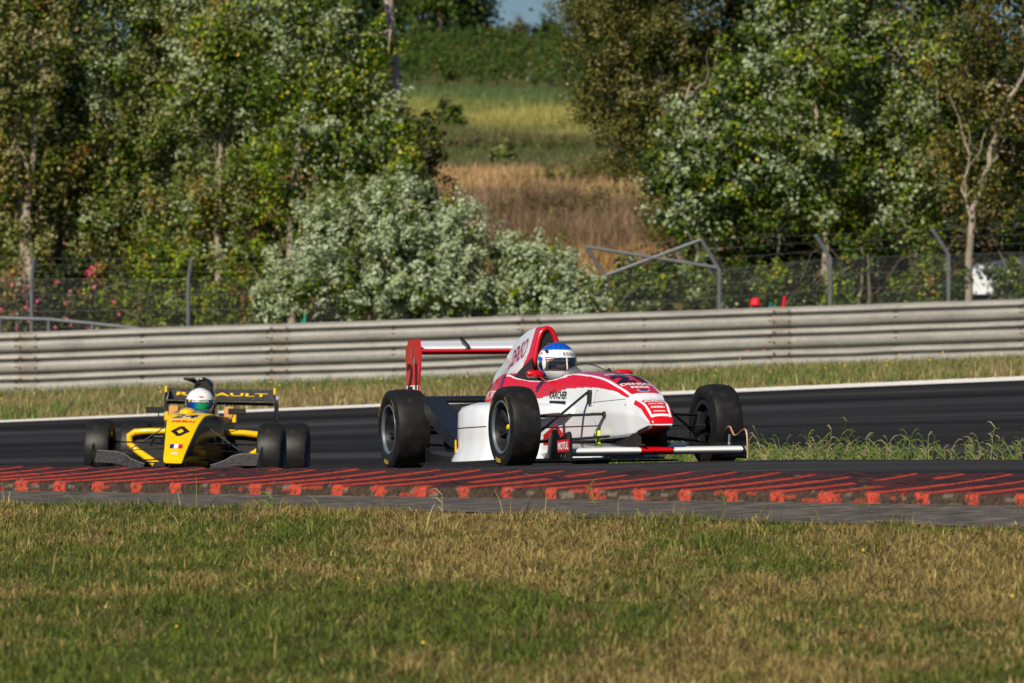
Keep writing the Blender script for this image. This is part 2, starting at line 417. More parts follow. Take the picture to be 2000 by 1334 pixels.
# ------------------------------------------------------------------ crash barrier
def _galv(name, base, seed):
    t = NT(name); n1 = t.noise(2.2, 6, .7, stretch=(.5, 1, 2), seed=seed); n2 = t.noise(30, 5, .7, stretch=(1, 1, .5), seed=seed)
    b = np.array(base)
    c = t.ramp(n1, [(.3, tuple(b * .72)), (.5, tuple(b)), (.72, tuple(b * 1.16))])
    c = t.mix(1.0, c, t.ramp(n2, [(.3, (.80, .78, .74)), (.6, (1.05,) * 3)]), 'MULTIPLY')
    t.color(c); t.set(rough=.55, metal=.25, spec=.4); return t.m
M['galv'] = _galv('weathered_zinc', (.30, .297, .28), 0)
YB = 78.0
def zb(x): return -.765 + .0335 * x
def barrier():
    root = thing('crash_barrier', 'long triple-rail weathered metal crash barrier along the grass verge behind the track', 'crash barrier', (0, YB, zb(0)))
    W = [(0, 0), (.015, .008), (.062, .028), (.080, .050), (.086, .070), (.084, .150), (.074, .172), (.014, .194), (.008, .210), (.046, .230), (.074, .248), (.076, .266), (.058, .298), (.024, .322), (0, .334)]
    xs = np.arange(-44, 44.01, .5); dent = vnoise(xs, xs * 0, .35, 30); dent2 = vnoise(xs, xs * 0, 1.1, 31)
    for r in range(3):
        z0 = .010 + .335 * r; m = MB(); secs = []
        for x, d, e in zip(xs, dent, dent2):
            k = (.016 * (d - .5) + .014 * (e - .5)) * (2.6 if r == 0 else .9)
            top = [(x, -o + k * .6, z0 + z + zb(x) - zb(0) + k) for o, z in W]; bot = [(x, -o + .006 + k * .6, z0 + z + zb(x) - zb(0) + k) for o, z in reversed(W)]
            secs.append(top + bot)
        m.loft(secs)
        rail = m.build('rail', M['galv'], root, smooth=50)
        for x in np.arange(-44 + .18, 44, 4.01):           # overlapped joints with their bolt heads
            j = MB()
            j.loft([[(x + q, -o - .005, z0 + z + zb(x) - zb(0)) for o, z in W] + [(x + q, -o + .001, z0 + z + zb(x) - zb(0)) for o, z in reversed(W)] for q in (-.16, .16)])
            for zz in (.10, .262):
                for dx in (-.12, .12): j.box((x + dx, -.094, z0 + zz + zb(x) - zb(0)), (.03, .014, .03), mi=1)
            j.build('joint_plate', [_GJ, M['boltdark']], rail, smooth=50)
    xs = np.arange(-42, 44, 2.005)
    for x in xs:
        p = MB(); zz = zb(x) - zb(0)
        p.box((x, .035, zz + .36), (.10, .01, 1.25)); p.box((x - .045, .07, zz + .36), (.01, .06, 1.25)); p.box((x + .045, .07, zz + .36), (.01, .06, 1.25))
        for r in range(3): p.box((x, -.030, .010 + .335 * r + .20 + zz), (.06, .05, .03), mi=1); p.box((x, -.082, .010 + .335 * r + .12 + zz), (.05, .016, .018), mi=1)
        p.build('post', [M['galv'], M['boltdark']], root, smooth=0)
M['boltdark'] = plain('rusty_bolt', (.07, .06, .05), .7, .3)
_GJ = _galv('joint_zinc', (.27, .25, .22), 3)
barrier()
# low concrete footing visible under the lowest rail
_fo = MB(); xs = np.arange(-44, 44.1, 1.0)
_fo.loft([[(x, YB - .14, zb(x) - .15), (x, YB - .14, zb(x) + .035), (x, YB + .30, zb(x) + .045), (x, YB + .30, zb(x) - .15)] for x in xs])
tag(_fo.build('concrete_footing', plain('old_concrete', (.40, .36, .28), .95, var=.25, scale=3), smooth=0), 'pale concrete footing strip running under the lowest rail of the barrier', 'concrete footing')

# ------------------------------------------------------------------ chain link fence
def fence():
    Yf = 84.0
    root = thing('chain_link_fence', 'tall chain-link fence with cranked grey posts behind the crash barrier', 'fence', (0, Yf, -.5))
    S = Yf / F
    posts = [(-262, 606, 545, 500, 8), (62, 640, 545, 505, 6), (368, 632, 545, 505, 8), (660, 625, 542, 497, 8), (920, 615, 541, 492, -30), (1182, 605, 538, 482, -38), (1405, 598, 527, 468, -36), (1622, 590, 505, 459, -30), (1853, 583, 497, 449, -33), (2085, 578, 490, 440, -33), (2320, 575, 484, 434, -33)]
    P = []
    for i, (u, vb, vk, vt, du) in enumerate(posts):
        x = (u - 1000) * S; zk = CAMH - (vk - VH) * S; zt = CAMH - (vt - VH) * S; x2 = x + du * S
        base = gz(x, Yf)
        m = MB(); m.tube([(x, 0, base + .5 - .1), (x, 0, zk + .5), (x2, -.12, zt + .5)], .036, 8)
        m.build('post', M['steel'], root)
        P.append((x, base + .5, zk + .5, x2, zt + .5))
    a, b = P[5], P[6]
    for p, q in (((a[3], -.12, a[4]), (b[0], 0, b[2] + .03)), ((a[0], 0, a[2]), (b[3], -.12, b[4]))):
        MB().tube([p, q], .028, 8).build('brace', M['steel'], root)
    V = []; Q = []
    def wire(p, q, r=.0015):
        p = np.array(p); q = np.array(q); d = q - p; d /= np.linalg.norm(d) + 1e-9
        a = np.cross(d, (0, 1, 0)); a /= np.linalg.norm(a) + 1e-9; b = np.cross(d, a)
        k = len(V)
        for e in (p, q):
            for an in (0, 2.094, 4.189): V.append(e + r * (a * math.cos(an) + b * math.sin(an)))
        for j in range(3): Q.append((k + j, k + (j + 1) % 3, k + 3 + (j + 1) % 3, k + 3 + j))
    for (A, B) in zip(P[:-1], P[1:]):
        x0, x1 = A[0], B[0]
        def zlo(x): t = (x - x0) / (x1 - x0); return A[1] * (1 - t) + B[1] * t
        def zhi(x): t = (x - x0) / (x1 - x0); return A[2] * (1 - t) + B[2] * t
        for t in np.linspace(0, 1, 7): wire((x0, .0, A[1] * (1 - t) + A[2] * t), (x1, 0, B[1] * (1 - t) + B[2] * t), .0026)
        s = .065; H = zhi((x0 + x1) / 2) - zlo((x0 + x1) / 2)
        c = x0 - H
        while c < x1:
            for sgn in (1, -1):
                if sgn > 0: xa, xb = c, c + H
                else: xa, xb = c + H, c
                # clip a 45 degree wire to the bay
                pts = []
                ta = 0.; tb = 1.
                dx = xb - xa
                for lim, gt in ((x0, True), (x1, False)):
                    t = (lim - xa) / dx
                    if (dx > 0) == gt: ta = max(ta, t)
                    else: tb = min(tb, t)
                if tb > ta + .01:
                    for t in (ta, tb):
                        x = xa + dx * t; lo, hi = zlo(x), zhi(x); pts.append((x, .004 * sgn, lo + (hi - lo) * t))
                    wire(*pts)
            c += s
        for f in (.35, .7, 1.0):                          # barbed strands on the cranked arms
            wire((A[0] + (A[3] - A[0]) * f, -.12 * f, A[2] + (A[4] - A[2]) * f), (B[0] + (B[3] - B[0]) * f, -.12 * f, B[2] + (B[4] - B[2]) * f), .0018)
    np_mesh('wire_mesh', np.array(V), Q, plain('fence_wire', (.20, .21, .21), .5, .4), root)
fence()
def handrail():
    d = 80.5; S = d / F
    root = thing('pipe_handrail', 'low grey pipe handrail sloping down behind the barrier at the far left', 'handrail', (at(100, d), d, gz(at(100, d), d)))
    ox, oz = root.location.x, root.location.z
    P = [(-300, 610), (0, 621), (95, 624), (180, 632), (262, 641), (330, 652)]
    m = MB(); m.tube([(at(u, d) - ox, 0, zat(v, d) - oz) for u, v in P], .03, 8); m.build('rail', M['steel'], root)
    for u, v in P[1:-1]:
        MB().tube([(at(u, d) - ox, 0, zat(v, d) - oz), (at(u, d) - ox, 0, gz(at(u, d), d) - oz - .05)], .025, 8).build('post', M['steel'], root)
handrail()
def pole():
    d = 93.0; x0, z1 = at(786, d), gz(at(786, d), d)
    root = thing('utility_pole', 'tall slightly leaning weathered wooden pole beside the left trees', 'pole', (x0, d, z1))
    xt = at(757, d); m = MB(); m.tube([(0, 0, -.2), (at(775, d) - x0, 0, zat(180, d) - z1), (xt - x0 - .12, 0, zat(-160, d) - z1)], [.125, .10, .085], 12)
    m.build('shaft', plain('pole_wood', (.50, .39, .36), .85, var=.25, scale=6), root)
    c = MB(); c.box((xt - x0 - .12, -.12, zat(-150, d) - z1), (1.3, .08, .1)); c.build('crossarm', M['wood_pale'], root)
pole()

# ------------------------------------------------------------------ foliage
PAL = dict(
    green=[((.075, .135, .008), 4), ((.12, .19, .008), 3), ((.030, .06, .006), 3), ((.23, .27, .012), 1.2)],
    bright=[((.22, .32, .008), 4), ((.36, .38, .015), 2), ((.09, .18, .012), 3), ((.50, .40, .02), .6)],
    silver=[((.36, .44, .27), 5), ((.28, .36, .20), 3), ((.40, .46, .31), 2)],
    dull=[((.24, .27, .10), 3), ((.31, .34, .14), 3), ((.17, .21, .06), 2)],
    tan=[((.30, .27, .11), 3), ((.24, .21, .07), 2), ((.36, .32, .17), 2)],
    olive=[((.10, .11, .015), 4), ((.17, .16, .025), 3), ((.05, .06, .010), 4), ((.34, .30, .08), 1.2)],
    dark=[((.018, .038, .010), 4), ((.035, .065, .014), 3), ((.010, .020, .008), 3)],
    rust=[((.22, .08, .02), 2), ((.28, .17, .03), 2), ((.33, .25, .03), 2)],
    pale=[((.46, .55, .37), 5), ((.36, .45, .27), 3), ((.54, .60, .44), 2)],
    pink=[((.62, .10, .14), 1)],
    vine=[((.05, .11, .015), 4), ((.09, .15, .02), 3), ((.02, .05, .01), 2), ((.15, .18, .03), 1)],
    brown=[((.15, .10, .055), 3), ((.21, .14, .085), 3), ((.08, .065, .03), 2)])
def pick(rng, pal, n):
    c = np.array([p[0] for p in PAL[pal]]); w = np.array([p[1] for p in PAL[pal]], float)
    return c[rng.choice(len(c), n, p=w / w.sum())]
def leaf_geo(rng, P, out, size, col, droop=.0):
    n = len(P); nr = out + rng.normal(0, .55, (n, 3)) + np.array((0, -.1, .2)); nr /= np.linalg.norm(nr, axis=1)[:, None] + 1e-9
    t = rng.normal(0, 1, (n, 3)) + np.array((0, 0, .3 - droop)); t -= nr * (t * nr).sum(1)[:, None]; t /= np.linalg.norm(t, axis=1)[:, None] + 1e-9
    b = np.cross(nr, t); s = (size * rng.uniform(.6, 1.25, n))[:, None]
    fold = nr * s * .12
    v = np.stack([P - t * s * .5, P + b * s * .34 - t * s * .06 + fold, P + t * s * .55, P - b * s * .34 - t * s * .06 + fold], 1).reshape(-1, 3)
    q = np.arange(n * 4).reshape(n, 4)
    return v, q, np.repeat(col, 4, axis=0)
def crown_points(rng, blobs, n, clump_r, density_bias=.0):
    """blobs: (cx,cy,cz, rx,ry,rz, weight). Leaves gather in clumps spread through the blobs, mostly near their outside."""
    w = np.array([b[6] * (b[3] * b[5]) for b in blobs], float); w /= w.sum()
    ncl = max(12, int(n / 130)); bi = rng.choice(len(blobs), ncl, p=w); B = np.array([b[:6] for b in blobs])[bi]
    d = rng.normal(0, 1, (ncl, 3)); d /= np.linalg.norm(d, axis=1)[:, None]
    r = rng.uniform(.25, 1.0, ncl) ** .55 * rng.uniform(.85, 1.08, ncl)
    C = B[:, :3] + d * r[:, None] * B[:, 3:6]
    ci = rng.integers(0, ncl, n); e = rng.normal(0, 1, (n, 3)); e /= np.linalg.norm(e, axis=1)[:, None]
    rad = clump_r * 1.12 * rng.uniform(.55, 1.4, ncl)
    k = rng.uniform(.15, 1, n) ** .6
    ax = d * .75 + np.array((0, 0, .55)) + rng.normal(0, .35, (ncl, 3)); ax /= np.linalg.norm(ax, axis=1)[:, None]   # each spray points outwards and up
    u = rng.uniform(-1, 1, n); pe = e - ax[ci] * (e * ax[ci]).sum(1)[:, None]
    P = C[ci] + ax[ci] * (u * rad[ci] * 1.25)[:, None] + pe * (rad[ci] * k * (.85 - .45 * u))[:, None]
    out = pe * .75 + ax[ci] * (.45 + .35 * u)[:, None] + np.array((0, 0, .05))
    return P, out, ci, ncl, C, d
def foliage(name, parent, blobs, n, clump_r, size, mixf, seed, mat=None):
    rng = R(seed); P, out, ci, ncl, C, d = crown_points(rng, blobs, n, clump_r)
    col = mixf(rng, P, ci, ncl, C, e_up=out[:, 2])
    v, q, c = leaf_geo(rng, P, out, size, col)
    return np_mesh(name, v, q, mat or M['leaf'], parent, c)
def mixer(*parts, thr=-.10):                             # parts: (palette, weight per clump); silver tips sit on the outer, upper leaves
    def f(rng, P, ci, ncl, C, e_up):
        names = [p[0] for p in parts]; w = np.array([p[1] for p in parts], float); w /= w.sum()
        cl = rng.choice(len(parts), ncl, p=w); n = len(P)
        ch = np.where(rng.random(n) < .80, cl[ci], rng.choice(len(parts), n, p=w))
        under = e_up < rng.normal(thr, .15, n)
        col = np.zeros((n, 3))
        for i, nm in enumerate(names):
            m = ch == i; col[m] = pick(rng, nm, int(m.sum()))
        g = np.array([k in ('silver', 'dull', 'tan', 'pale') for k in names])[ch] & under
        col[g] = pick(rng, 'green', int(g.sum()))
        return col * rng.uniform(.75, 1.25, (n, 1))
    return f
def limb(m, p0, p1, r0, r1, rng, wob=.12, n=6):
    p0 = np.array(p0, float); p1 = np.array(p1, float); L = np.linalg.norm(p1 - p0); pts = []; rr = []
    for i in range(n + 1):
        t = i / n; p = p0 * (1 - t) + p1 * t
        if 0 < i < n: p = p + rng.normal(0, wob * L * .09, 3)
        pts.append(p); rr.append(r0 * (1 - t) + r1 * t)
    m.tube(pts, rr, 7); return pts
def tree(name, label, cat, u, d, hw, vtop, vbot, mix, n, seed, size=.085, clump=.34, trunks=None, group=None, bark='bark', depth=.8, blobs=None, n_limbs=7, spread=1.0):
    """u: column of the crown's middle, d: distance in metres, hw: half width, vtop/vbot: rows of crown top and bottom (photo pixels at that distance)."""
    x = at(u, d); z0 = gz(x, d); root = thing(name, label, cat, (x, d, z0), group)
    rng = R(seed); S = d / F; zt = zat(vtop, d) - z0; zbm = zat(vbot, d) - z0; w = hw * S
    if blobs is None:
        blobs = []; H = zt - zbm; k = max(3, int(H / (w * .8)) + 2)
        for i in range(k):
            t = (i + .5) / k; ww = w * (.55 + .45 * math.sin(math.pi * min(1, t * .85 + .18))) * rng.uniform(.8, 1.1)
            for s in range(3):
                blobs.append((rng.uniform(-.5, .5) * w, rng.uniform(-.5, .5) * w * depth, zbm + H * t + rng.uniform(-.08, .08) * H, ww * .72, ww * .72 * depth, H / k * .85, 1))
    else: blobs = [((bu - u) * S, by, zat(bv, d) - z0, bw * S, bw * S * depth, bh * S, 1) for (bu, bv, bw, bh, by) in blobs]
    foliage('crown', root, blobs, n, clump, size, mix, seed + 1)
    m = MB()
    trunks = trunks or [[(u, None), (u + rng.uniform(-12, 12), (vtop + vbot) / 2), (u + rng.uniform(-20, 20), vtop + 60)]]
    for tr in trunks:
        pts = []; r0 = tr[0][2] if len(tr[0]) > 2 else .10
        for p in tr:
            z = -.15 if p[1] is None else zat(p[1], d) - z0
            pts.append(((p[0] - u) * S, rng.uniform(-.1, .1), z))
        rr = [r0 * (1 - .75 * i / (len(pts) - 1)) for i in range(len(pts))]
        # refine
        fp = []; fr = []
        for i in range(len(pts) - 1):
            for k in range(4):
                t = k / 4; p = np.array(pts[i]) * (1 - t) + np.array(pts[i + 1]) * t
                fp.append(p + (rng.normal(0, .018, 3) if 0 < i + k else 0)); fr.append(rr[i] * (1 - t) + rr[i + 1] * t)
        fp.append(np.array(pts[-1])); fr.append(rr[-1]); m.tube(fp, fr, 9)
        for k in range(n_limbs):
            i = rng.integers(len(fp) // 3, len(fp) - 1); b = blobs[rng.integers(len(blobs))]
            e = np.array(b[:3]) + rng.normal(0, .25, 3) * np.array(b[3:6])
            if e[2] < fp[i][2] - .2: e[2] = fp[i][2] + .3
            pts2 = limb(m, fp[i], e, fr[i] * .55, .012, rng, .5)
            for q in range(3):
                j = rng.integers(2, len(pts2)); limb(m, pts2[j], np.array(pts2[j]) + rng.normal(0, .35, 3) + np.array((0, -.1, .2)), .014, .005, rng, .5, 3)
    m.build('trunk', M[bark], root)
    return root

GT = 'trees behind the crash barrier'
# left wood
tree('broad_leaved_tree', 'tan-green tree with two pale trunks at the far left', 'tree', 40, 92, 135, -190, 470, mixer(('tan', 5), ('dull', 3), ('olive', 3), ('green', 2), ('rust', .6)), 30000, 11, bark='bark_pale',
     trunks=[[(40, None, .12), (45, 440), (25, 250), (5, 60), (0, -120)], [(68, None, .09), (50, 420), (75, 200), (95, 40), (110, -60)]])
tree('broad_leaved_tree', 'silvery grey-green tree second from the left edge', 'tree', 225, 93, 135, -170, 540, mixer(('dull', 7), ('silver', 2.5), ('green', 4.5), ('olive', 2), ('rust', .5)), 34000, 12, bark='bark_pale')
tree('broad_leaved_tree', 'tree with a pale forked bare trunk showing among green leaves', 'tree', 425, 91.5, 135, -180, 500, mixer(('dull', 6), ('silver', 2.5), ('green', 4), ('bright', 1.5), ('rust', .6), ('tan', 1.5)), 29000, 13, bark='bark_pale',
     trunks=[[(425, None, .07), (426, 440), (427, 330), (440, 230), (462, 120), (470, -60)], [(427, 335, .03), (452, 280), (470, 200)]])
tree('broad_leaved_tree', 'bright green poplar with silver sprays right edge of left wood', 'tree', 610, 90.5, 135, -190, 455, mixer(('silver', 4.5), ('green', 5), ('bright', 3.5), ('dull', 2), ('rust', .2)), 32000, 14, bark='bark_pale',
     trunks=[[(567, None, .085), (568, 460), (585, 250), (610, 40), (620, -120)]],
     blobs=[(600, 380, 120, 90, 0), (640, 270, 130, 100, .2), (560, 250, 110, 100, -.2), (690, 320, 85, 90, 0), (600, 130, 120, 110, .1), (690, 200, 90, 60, .2), (650, 60, 85, 80, 0), (700, 130, 60, 70, 0), (590, -20, 110, 110, 0), (600, -130, 80, 80, 0), (740, 250, 50, 40, 0), (758, 205, 40, 26, -.3), (762, 300, 40, 45, -.2), (735, 90, 40, 40, 0), (640, 470, 90, 50, 0)])
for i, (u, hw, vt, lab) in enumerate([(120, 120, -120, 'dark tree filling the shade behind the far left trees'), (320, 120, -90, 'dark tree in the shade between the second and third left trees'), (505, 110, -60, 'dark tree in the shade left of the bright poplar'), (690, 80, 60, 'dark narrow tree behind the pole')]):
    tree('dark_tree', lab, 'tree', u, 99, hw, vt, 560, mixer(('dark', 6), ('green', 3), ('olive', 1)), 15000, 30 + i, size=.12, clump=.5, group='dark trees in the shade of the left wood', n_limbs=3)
tree('young_tree', 'small dark bushy young tree just right of the pole', 'tree', 822, 96, 50, 225, 450, mixer(('green', 4), ('olive', 3), ('dark', 3), ('rust', .3)), 9000, 41, size=.08, clump=.25, n_limbs=4)
# right wood
tree('olive_tree', 'large dark olive-coloured tree overhanging the hillside gap', 'tree', 1240, 97, 150, -180, 470, mixer(('olive', 8), ('tan', .7), ('dark', 2.5)), 62000, 51, size=.062, clump=.27,
     blobs=[(1240, 20, 150, 120, 0), (1180, 60, 85, 100, 0), (1200, 190, 100, 90, 0), (1290, 160, 130, 120, 0), (1250, 280, 90, 70, 0), (1320, 330, 80, 90, 0), (1250, -110, 130, 90, 0), (1340, 60, 110, 110, .2), (1290, 420, 50, 60, 0), (1160, 180, 45, 60, 0)],
     trunks=[[(1330, None, .14), (1325, 420), (1300, 250), (1280, 60), (1260, -80)]])
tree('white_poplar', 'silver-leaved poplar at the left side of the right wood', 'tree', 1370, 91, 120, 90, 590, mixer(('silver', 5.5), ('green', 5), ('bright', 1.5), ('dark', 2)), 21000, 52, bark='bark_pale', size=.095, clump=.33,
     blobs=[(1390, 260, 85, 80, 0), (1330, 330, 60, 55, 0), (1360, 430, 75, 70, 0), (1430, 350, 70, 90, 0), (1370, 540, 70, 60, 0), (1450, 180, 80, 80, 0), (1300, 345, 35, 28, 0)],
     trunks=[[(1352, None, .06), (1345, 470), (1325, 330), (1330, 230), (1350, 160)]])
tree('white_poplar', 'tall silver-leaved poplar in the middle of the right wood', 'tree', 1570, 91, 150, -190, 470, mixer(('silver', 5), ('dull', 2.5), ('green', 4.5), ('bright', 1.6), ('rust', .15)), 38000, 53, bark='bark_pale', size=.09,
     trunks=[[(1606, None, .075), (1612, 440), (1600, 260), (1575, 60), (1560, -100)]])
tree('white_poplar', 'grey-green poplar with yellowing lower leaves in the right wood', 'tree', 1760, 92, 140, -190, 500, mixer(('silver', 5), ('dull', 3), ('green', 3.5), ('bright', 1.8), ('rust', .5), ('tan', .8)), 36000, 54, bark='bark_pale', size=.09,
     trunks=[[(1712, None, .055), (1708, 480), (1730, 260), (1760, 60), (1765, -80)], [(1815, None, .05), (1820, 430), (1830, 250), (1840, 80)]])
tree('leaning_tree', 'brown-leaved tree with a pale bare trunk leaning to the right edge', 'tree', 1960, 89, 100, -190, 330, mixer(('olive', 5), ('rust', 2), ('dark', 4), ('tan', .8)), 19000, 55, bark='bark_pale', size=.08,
     trunks=[[(1888, None, .075), (1893, 500), (1898, 410), (1925, 345), (1948, 250), (1985, 175), (2040, 60), (2080, -60)], [(1897, 425, .03), (1880, 370), (1878, 340)]], n_limbs=3,
     blobs=[(1960, 60, 90, 110, 0), (1900, 130, 60, 80, .6), (1935, 300, 50, 60, .9), (1918, 350, 26, 34, -.5), (1962, 215, 26, 30, -.5), (1940, 200, 60, 60, .9), (2010, 250, 60, 80, .5), (1990, 330, 60, 60, .6), (1930, 400, 50, 50, .8), (1960, -90, 100, 90, 0), (1880, 320, 50, 60, .8)])
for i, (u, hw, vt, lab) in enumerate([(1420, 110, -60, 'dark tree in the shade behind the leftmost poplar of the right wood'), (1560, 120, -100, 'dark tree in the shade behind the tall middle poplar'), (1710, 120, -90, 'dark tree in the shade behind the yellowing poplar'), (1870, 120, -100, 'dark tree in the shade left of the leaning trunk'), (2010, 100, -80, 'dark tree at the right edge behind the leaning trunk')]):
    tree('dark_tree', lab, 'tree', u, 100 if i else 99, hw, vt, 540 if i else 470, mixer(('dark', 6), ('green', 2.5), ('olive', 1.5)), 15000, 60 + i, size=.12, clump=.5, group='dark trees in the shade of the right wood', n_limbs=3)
tree('broad_leaved_tree', 'dull green tree just outside the left edge, next to the tan tree', 'tree', -90, 94, 120, -150, 560, mixer(('dull', 3), ('green', 5), ('dark', 3)), 12000, 73, size=.12, clump=.45)
for i, u in enumerate((-240, 2270)):           # just beyond the two edges of the picture
    tree('broad_leaved_tree', ('grey-green tree beyond the left edge', 'grey-green tree beyond the right edge')[i], 'tree', u, 93, 170, -180, 520, mixer(('dull', 4), ('green', 5), ('olive', 2)), 12000, 71 + i, size=.12, clump=.45)
# bare slim trunks under the right wood
for i, (u, v0, lab) in enumerate([(1680, 525, 'thin short bare trunk behind the fence, left of the pair'), (1692, 540, 'thin short bare trunk behind the fence, right of the pair'), (1510, 480, 'reddish bare trunk above the red cap')]):
    d = 88.5; x = at(u, d); r = thing('tree_sapling', lab, 'tree', (x, d, gz(x, d)), 'slim bare trunks behind the fence'); rng = R(80 + i)
    zz = zat(v0, d) - gz(x, d)
    foliage('crown', r, [(0, .1, zz + .35, .3, .3, .4, 1)], 900, .16, .08, mixer(('green', 3), ('dark', 2), ('rust', .5)), 85 + i)
    m = MB(); limb(m, (0, 0, -.1), (.03, 0, zz + .4), .045, .02, rng, .3); m.build('trunk', M['bark'], r)

# shrubs
def shrub(name, label, u, d, hw, vtop, mix, n, seed, size=.075, clump=.2, blobs=None, group=None, vbot=650, depth=.7):
    return tree(name, label, 'shrub', u, d, hw, vtop, vbot, mix, n, seed, size=size, clump=clump, blobs=blobs, group=group, depth=depth,
                trunks=[[(u - 12, None, .03), (u - 20, vbot - 60), (u - 30, (vtop + vbot) / 2)], [(u + 12, None, .03), (u + 22, vbot - 60), (u + 35, (vtop + vbot) / 2)]], n_limbs=5)
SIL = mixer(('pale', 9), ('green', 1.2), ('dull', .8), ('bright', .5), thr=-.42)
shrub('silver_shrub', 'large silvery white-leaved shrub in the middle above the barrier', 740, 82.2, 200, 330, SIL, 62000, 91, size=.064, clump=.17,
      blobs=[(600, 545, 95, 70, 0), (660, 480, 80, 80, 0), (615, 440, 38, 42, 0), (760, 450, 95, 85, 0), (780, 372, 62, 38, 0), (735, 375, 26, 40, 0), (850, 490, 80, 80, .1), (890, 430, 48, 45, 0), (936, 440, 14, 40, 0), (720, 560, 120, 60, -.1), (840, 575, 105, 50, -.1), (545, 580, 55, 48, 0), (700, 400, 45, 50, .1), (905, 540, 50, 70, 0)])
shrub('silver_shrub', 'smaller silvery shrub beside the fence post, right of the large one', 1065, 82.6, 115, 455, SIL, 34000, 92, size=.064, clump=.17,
      blobs=[(1050, 540, 75, 60, 0), (990, 500, 30, 45, 0), (1060, 500, 40, 30, 0), (1110, 560, 55, 50, 0), (1145, 575, 38, 38, 0), (1000, 580, 55, 40, 0), (1080, 600, 90, 30, 0)])
shrub('oleander', 'dark oleander with scattered pink flowers behind the handrail', 110, 85.5, 170, 530, mixer(('dark', 6), ('olive', 2), ('pink', .25), ('rust', .4)), 16000, 93, vbot=680)
flow = R(97); _x = np.concatenate([flow.uniform(at(-40, 85), at(240, 85), 60)]); _z = flow.uniform(zat(650, 85), zat(540, 85), 60); _P = np.stack([_x, 84.6 + 0 * _x, _z], -1)
_v, _q, _c = leaf_geo(flow, _P, np.tile((0, -1., .3), (60, 1)), .085, np.tile((.62, .12, .16), (60, 1))); _o = bpy.data.objects['oleander']
_fl = np_mesh('flowers', _v - np.array(_o.location), _q, M['leaf'], _o, _c)
shrub('yellow_green_bush', 'yellow-green bush behind the fence left of centre', 345, 85.5, 130, 500, mixer(('bright', 5), ('green', 4), ('dull', 1), ('rust', .5)), 17000, 94, vbot=670)
shrub('green_bush', 'green bush with orange leaves left of the large silver shrub', 490, 85.2, 80, 480, mixer(('green', 5), ('bright', 3.5), ('rust', 1.4), ('dull', .8)), 12000, 95, vbot=660)
shrub('green_bush', 'bright green low bush above the rail left of the thin fence post', 225, 85.0, 60, 560, mixer(('bright', 5), ('green', 3)), 7000, 96, vbot=670)
RH = [(1260, 520, 90, 'green bush below the fence brace at the edge of the right wood'), (1440, 540, 95, 'leafy bush right of the first cranked post of the right fence'), (1560, 530, 90, 'leafy bush between the second and third cranked posts'), (1700, 525, 100, 'leafy bush below the yellowing poplar'), (1815, 530, 70, 'leafy bush beside the last cranked post'), (1990, 525, 75, 'thin leafy bush in front of the white parked car')]
for i, (u, vt, hw, lab) in enumerate(RH):
    shrub('leafy_bush', lab, u, 88 + (i % 2) * 1.1, hw, vt, mixer(('green', 5), ('dark', 4), ('bright', 1.3), ('rust', .5), ('silver', .5)), 9000 if i < 5 else 8000, 100 + i, size=.075, vbot=640, group='bushes under the right wood')
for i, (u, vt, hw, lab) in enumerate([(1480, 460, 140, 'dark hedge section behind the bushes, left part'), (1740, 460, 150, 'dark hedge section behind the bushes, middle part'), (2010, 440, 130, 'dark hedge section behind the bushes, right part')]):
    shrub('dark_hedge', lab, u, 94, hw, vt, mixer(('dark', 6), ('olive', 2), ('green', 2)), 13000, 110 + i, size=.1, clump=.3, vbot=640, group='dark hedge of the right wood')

# ------------------------------------------------------------------ hillside: vineyard, brush, far trees, posts
def scatter_blades(name, kind_lab, n, xr, yr, h, w, pal_f, seed, mat=None, dens=None, lean=.35, flowers=None):
    rng = R(seed); x = rng.uniform(*xr, n); y = rng.uniform(*yr, n)
    if dens is not None:
        k = rng.random(n) < dens(x, y); x = x[k]; y = y[k]; n = len(x)
    z = G(x, y) - .01
    hh = h * np.minimum(rng.lognormal(0, .35, n), 2.2) * (.55 + .9 * vnoise(x, y * .7, 4.5, seed + 9)); ww = w * rng.uniform(.6, 1.4, n); a = rng.uniform(0, 2 * np.pi, n)
    fx, fy = np.cos(a) * ww, np.sin(a) * ww; b = rng.uniform(0, 2 * np.pi, n); l = np.abs(rng.normal(0, lean, n)) * hh
    lx, ly = np.cos(b) * l, np.sin(b) * l
    tz_ = hh * (1 - .25 * np.minimum(l / hh, 1.5)); P3 = lambda k, u, zz: np.stack([x + fx * k + lx * u, y + fy * k + ly * u, z + zz], -1)
    v = np.stack([P3(-1, 0, 0), P3(1, 0, 0), P3(.8, .36, tz_ * .58), P3(-.8, .36, tz_ * .58), P3(.22, 1, tz_), P3(-.22, 1, tz_)], 1).reshape(-1, 3)
    c = pal_f(rng, x, y); b0 = np.arange(n)[:, None] * 6
    o = np_mesh(name, v, np.concatenate([b0 + np.array((0, 1, 2, 3)), b0 + np.array((3, 2, 4, 5))]), mat or M['grass'], col=np.repeat(c, 6, axis=0))
    return tag(o, kind_lab, name.replace('_', ' '), kind='stuff')
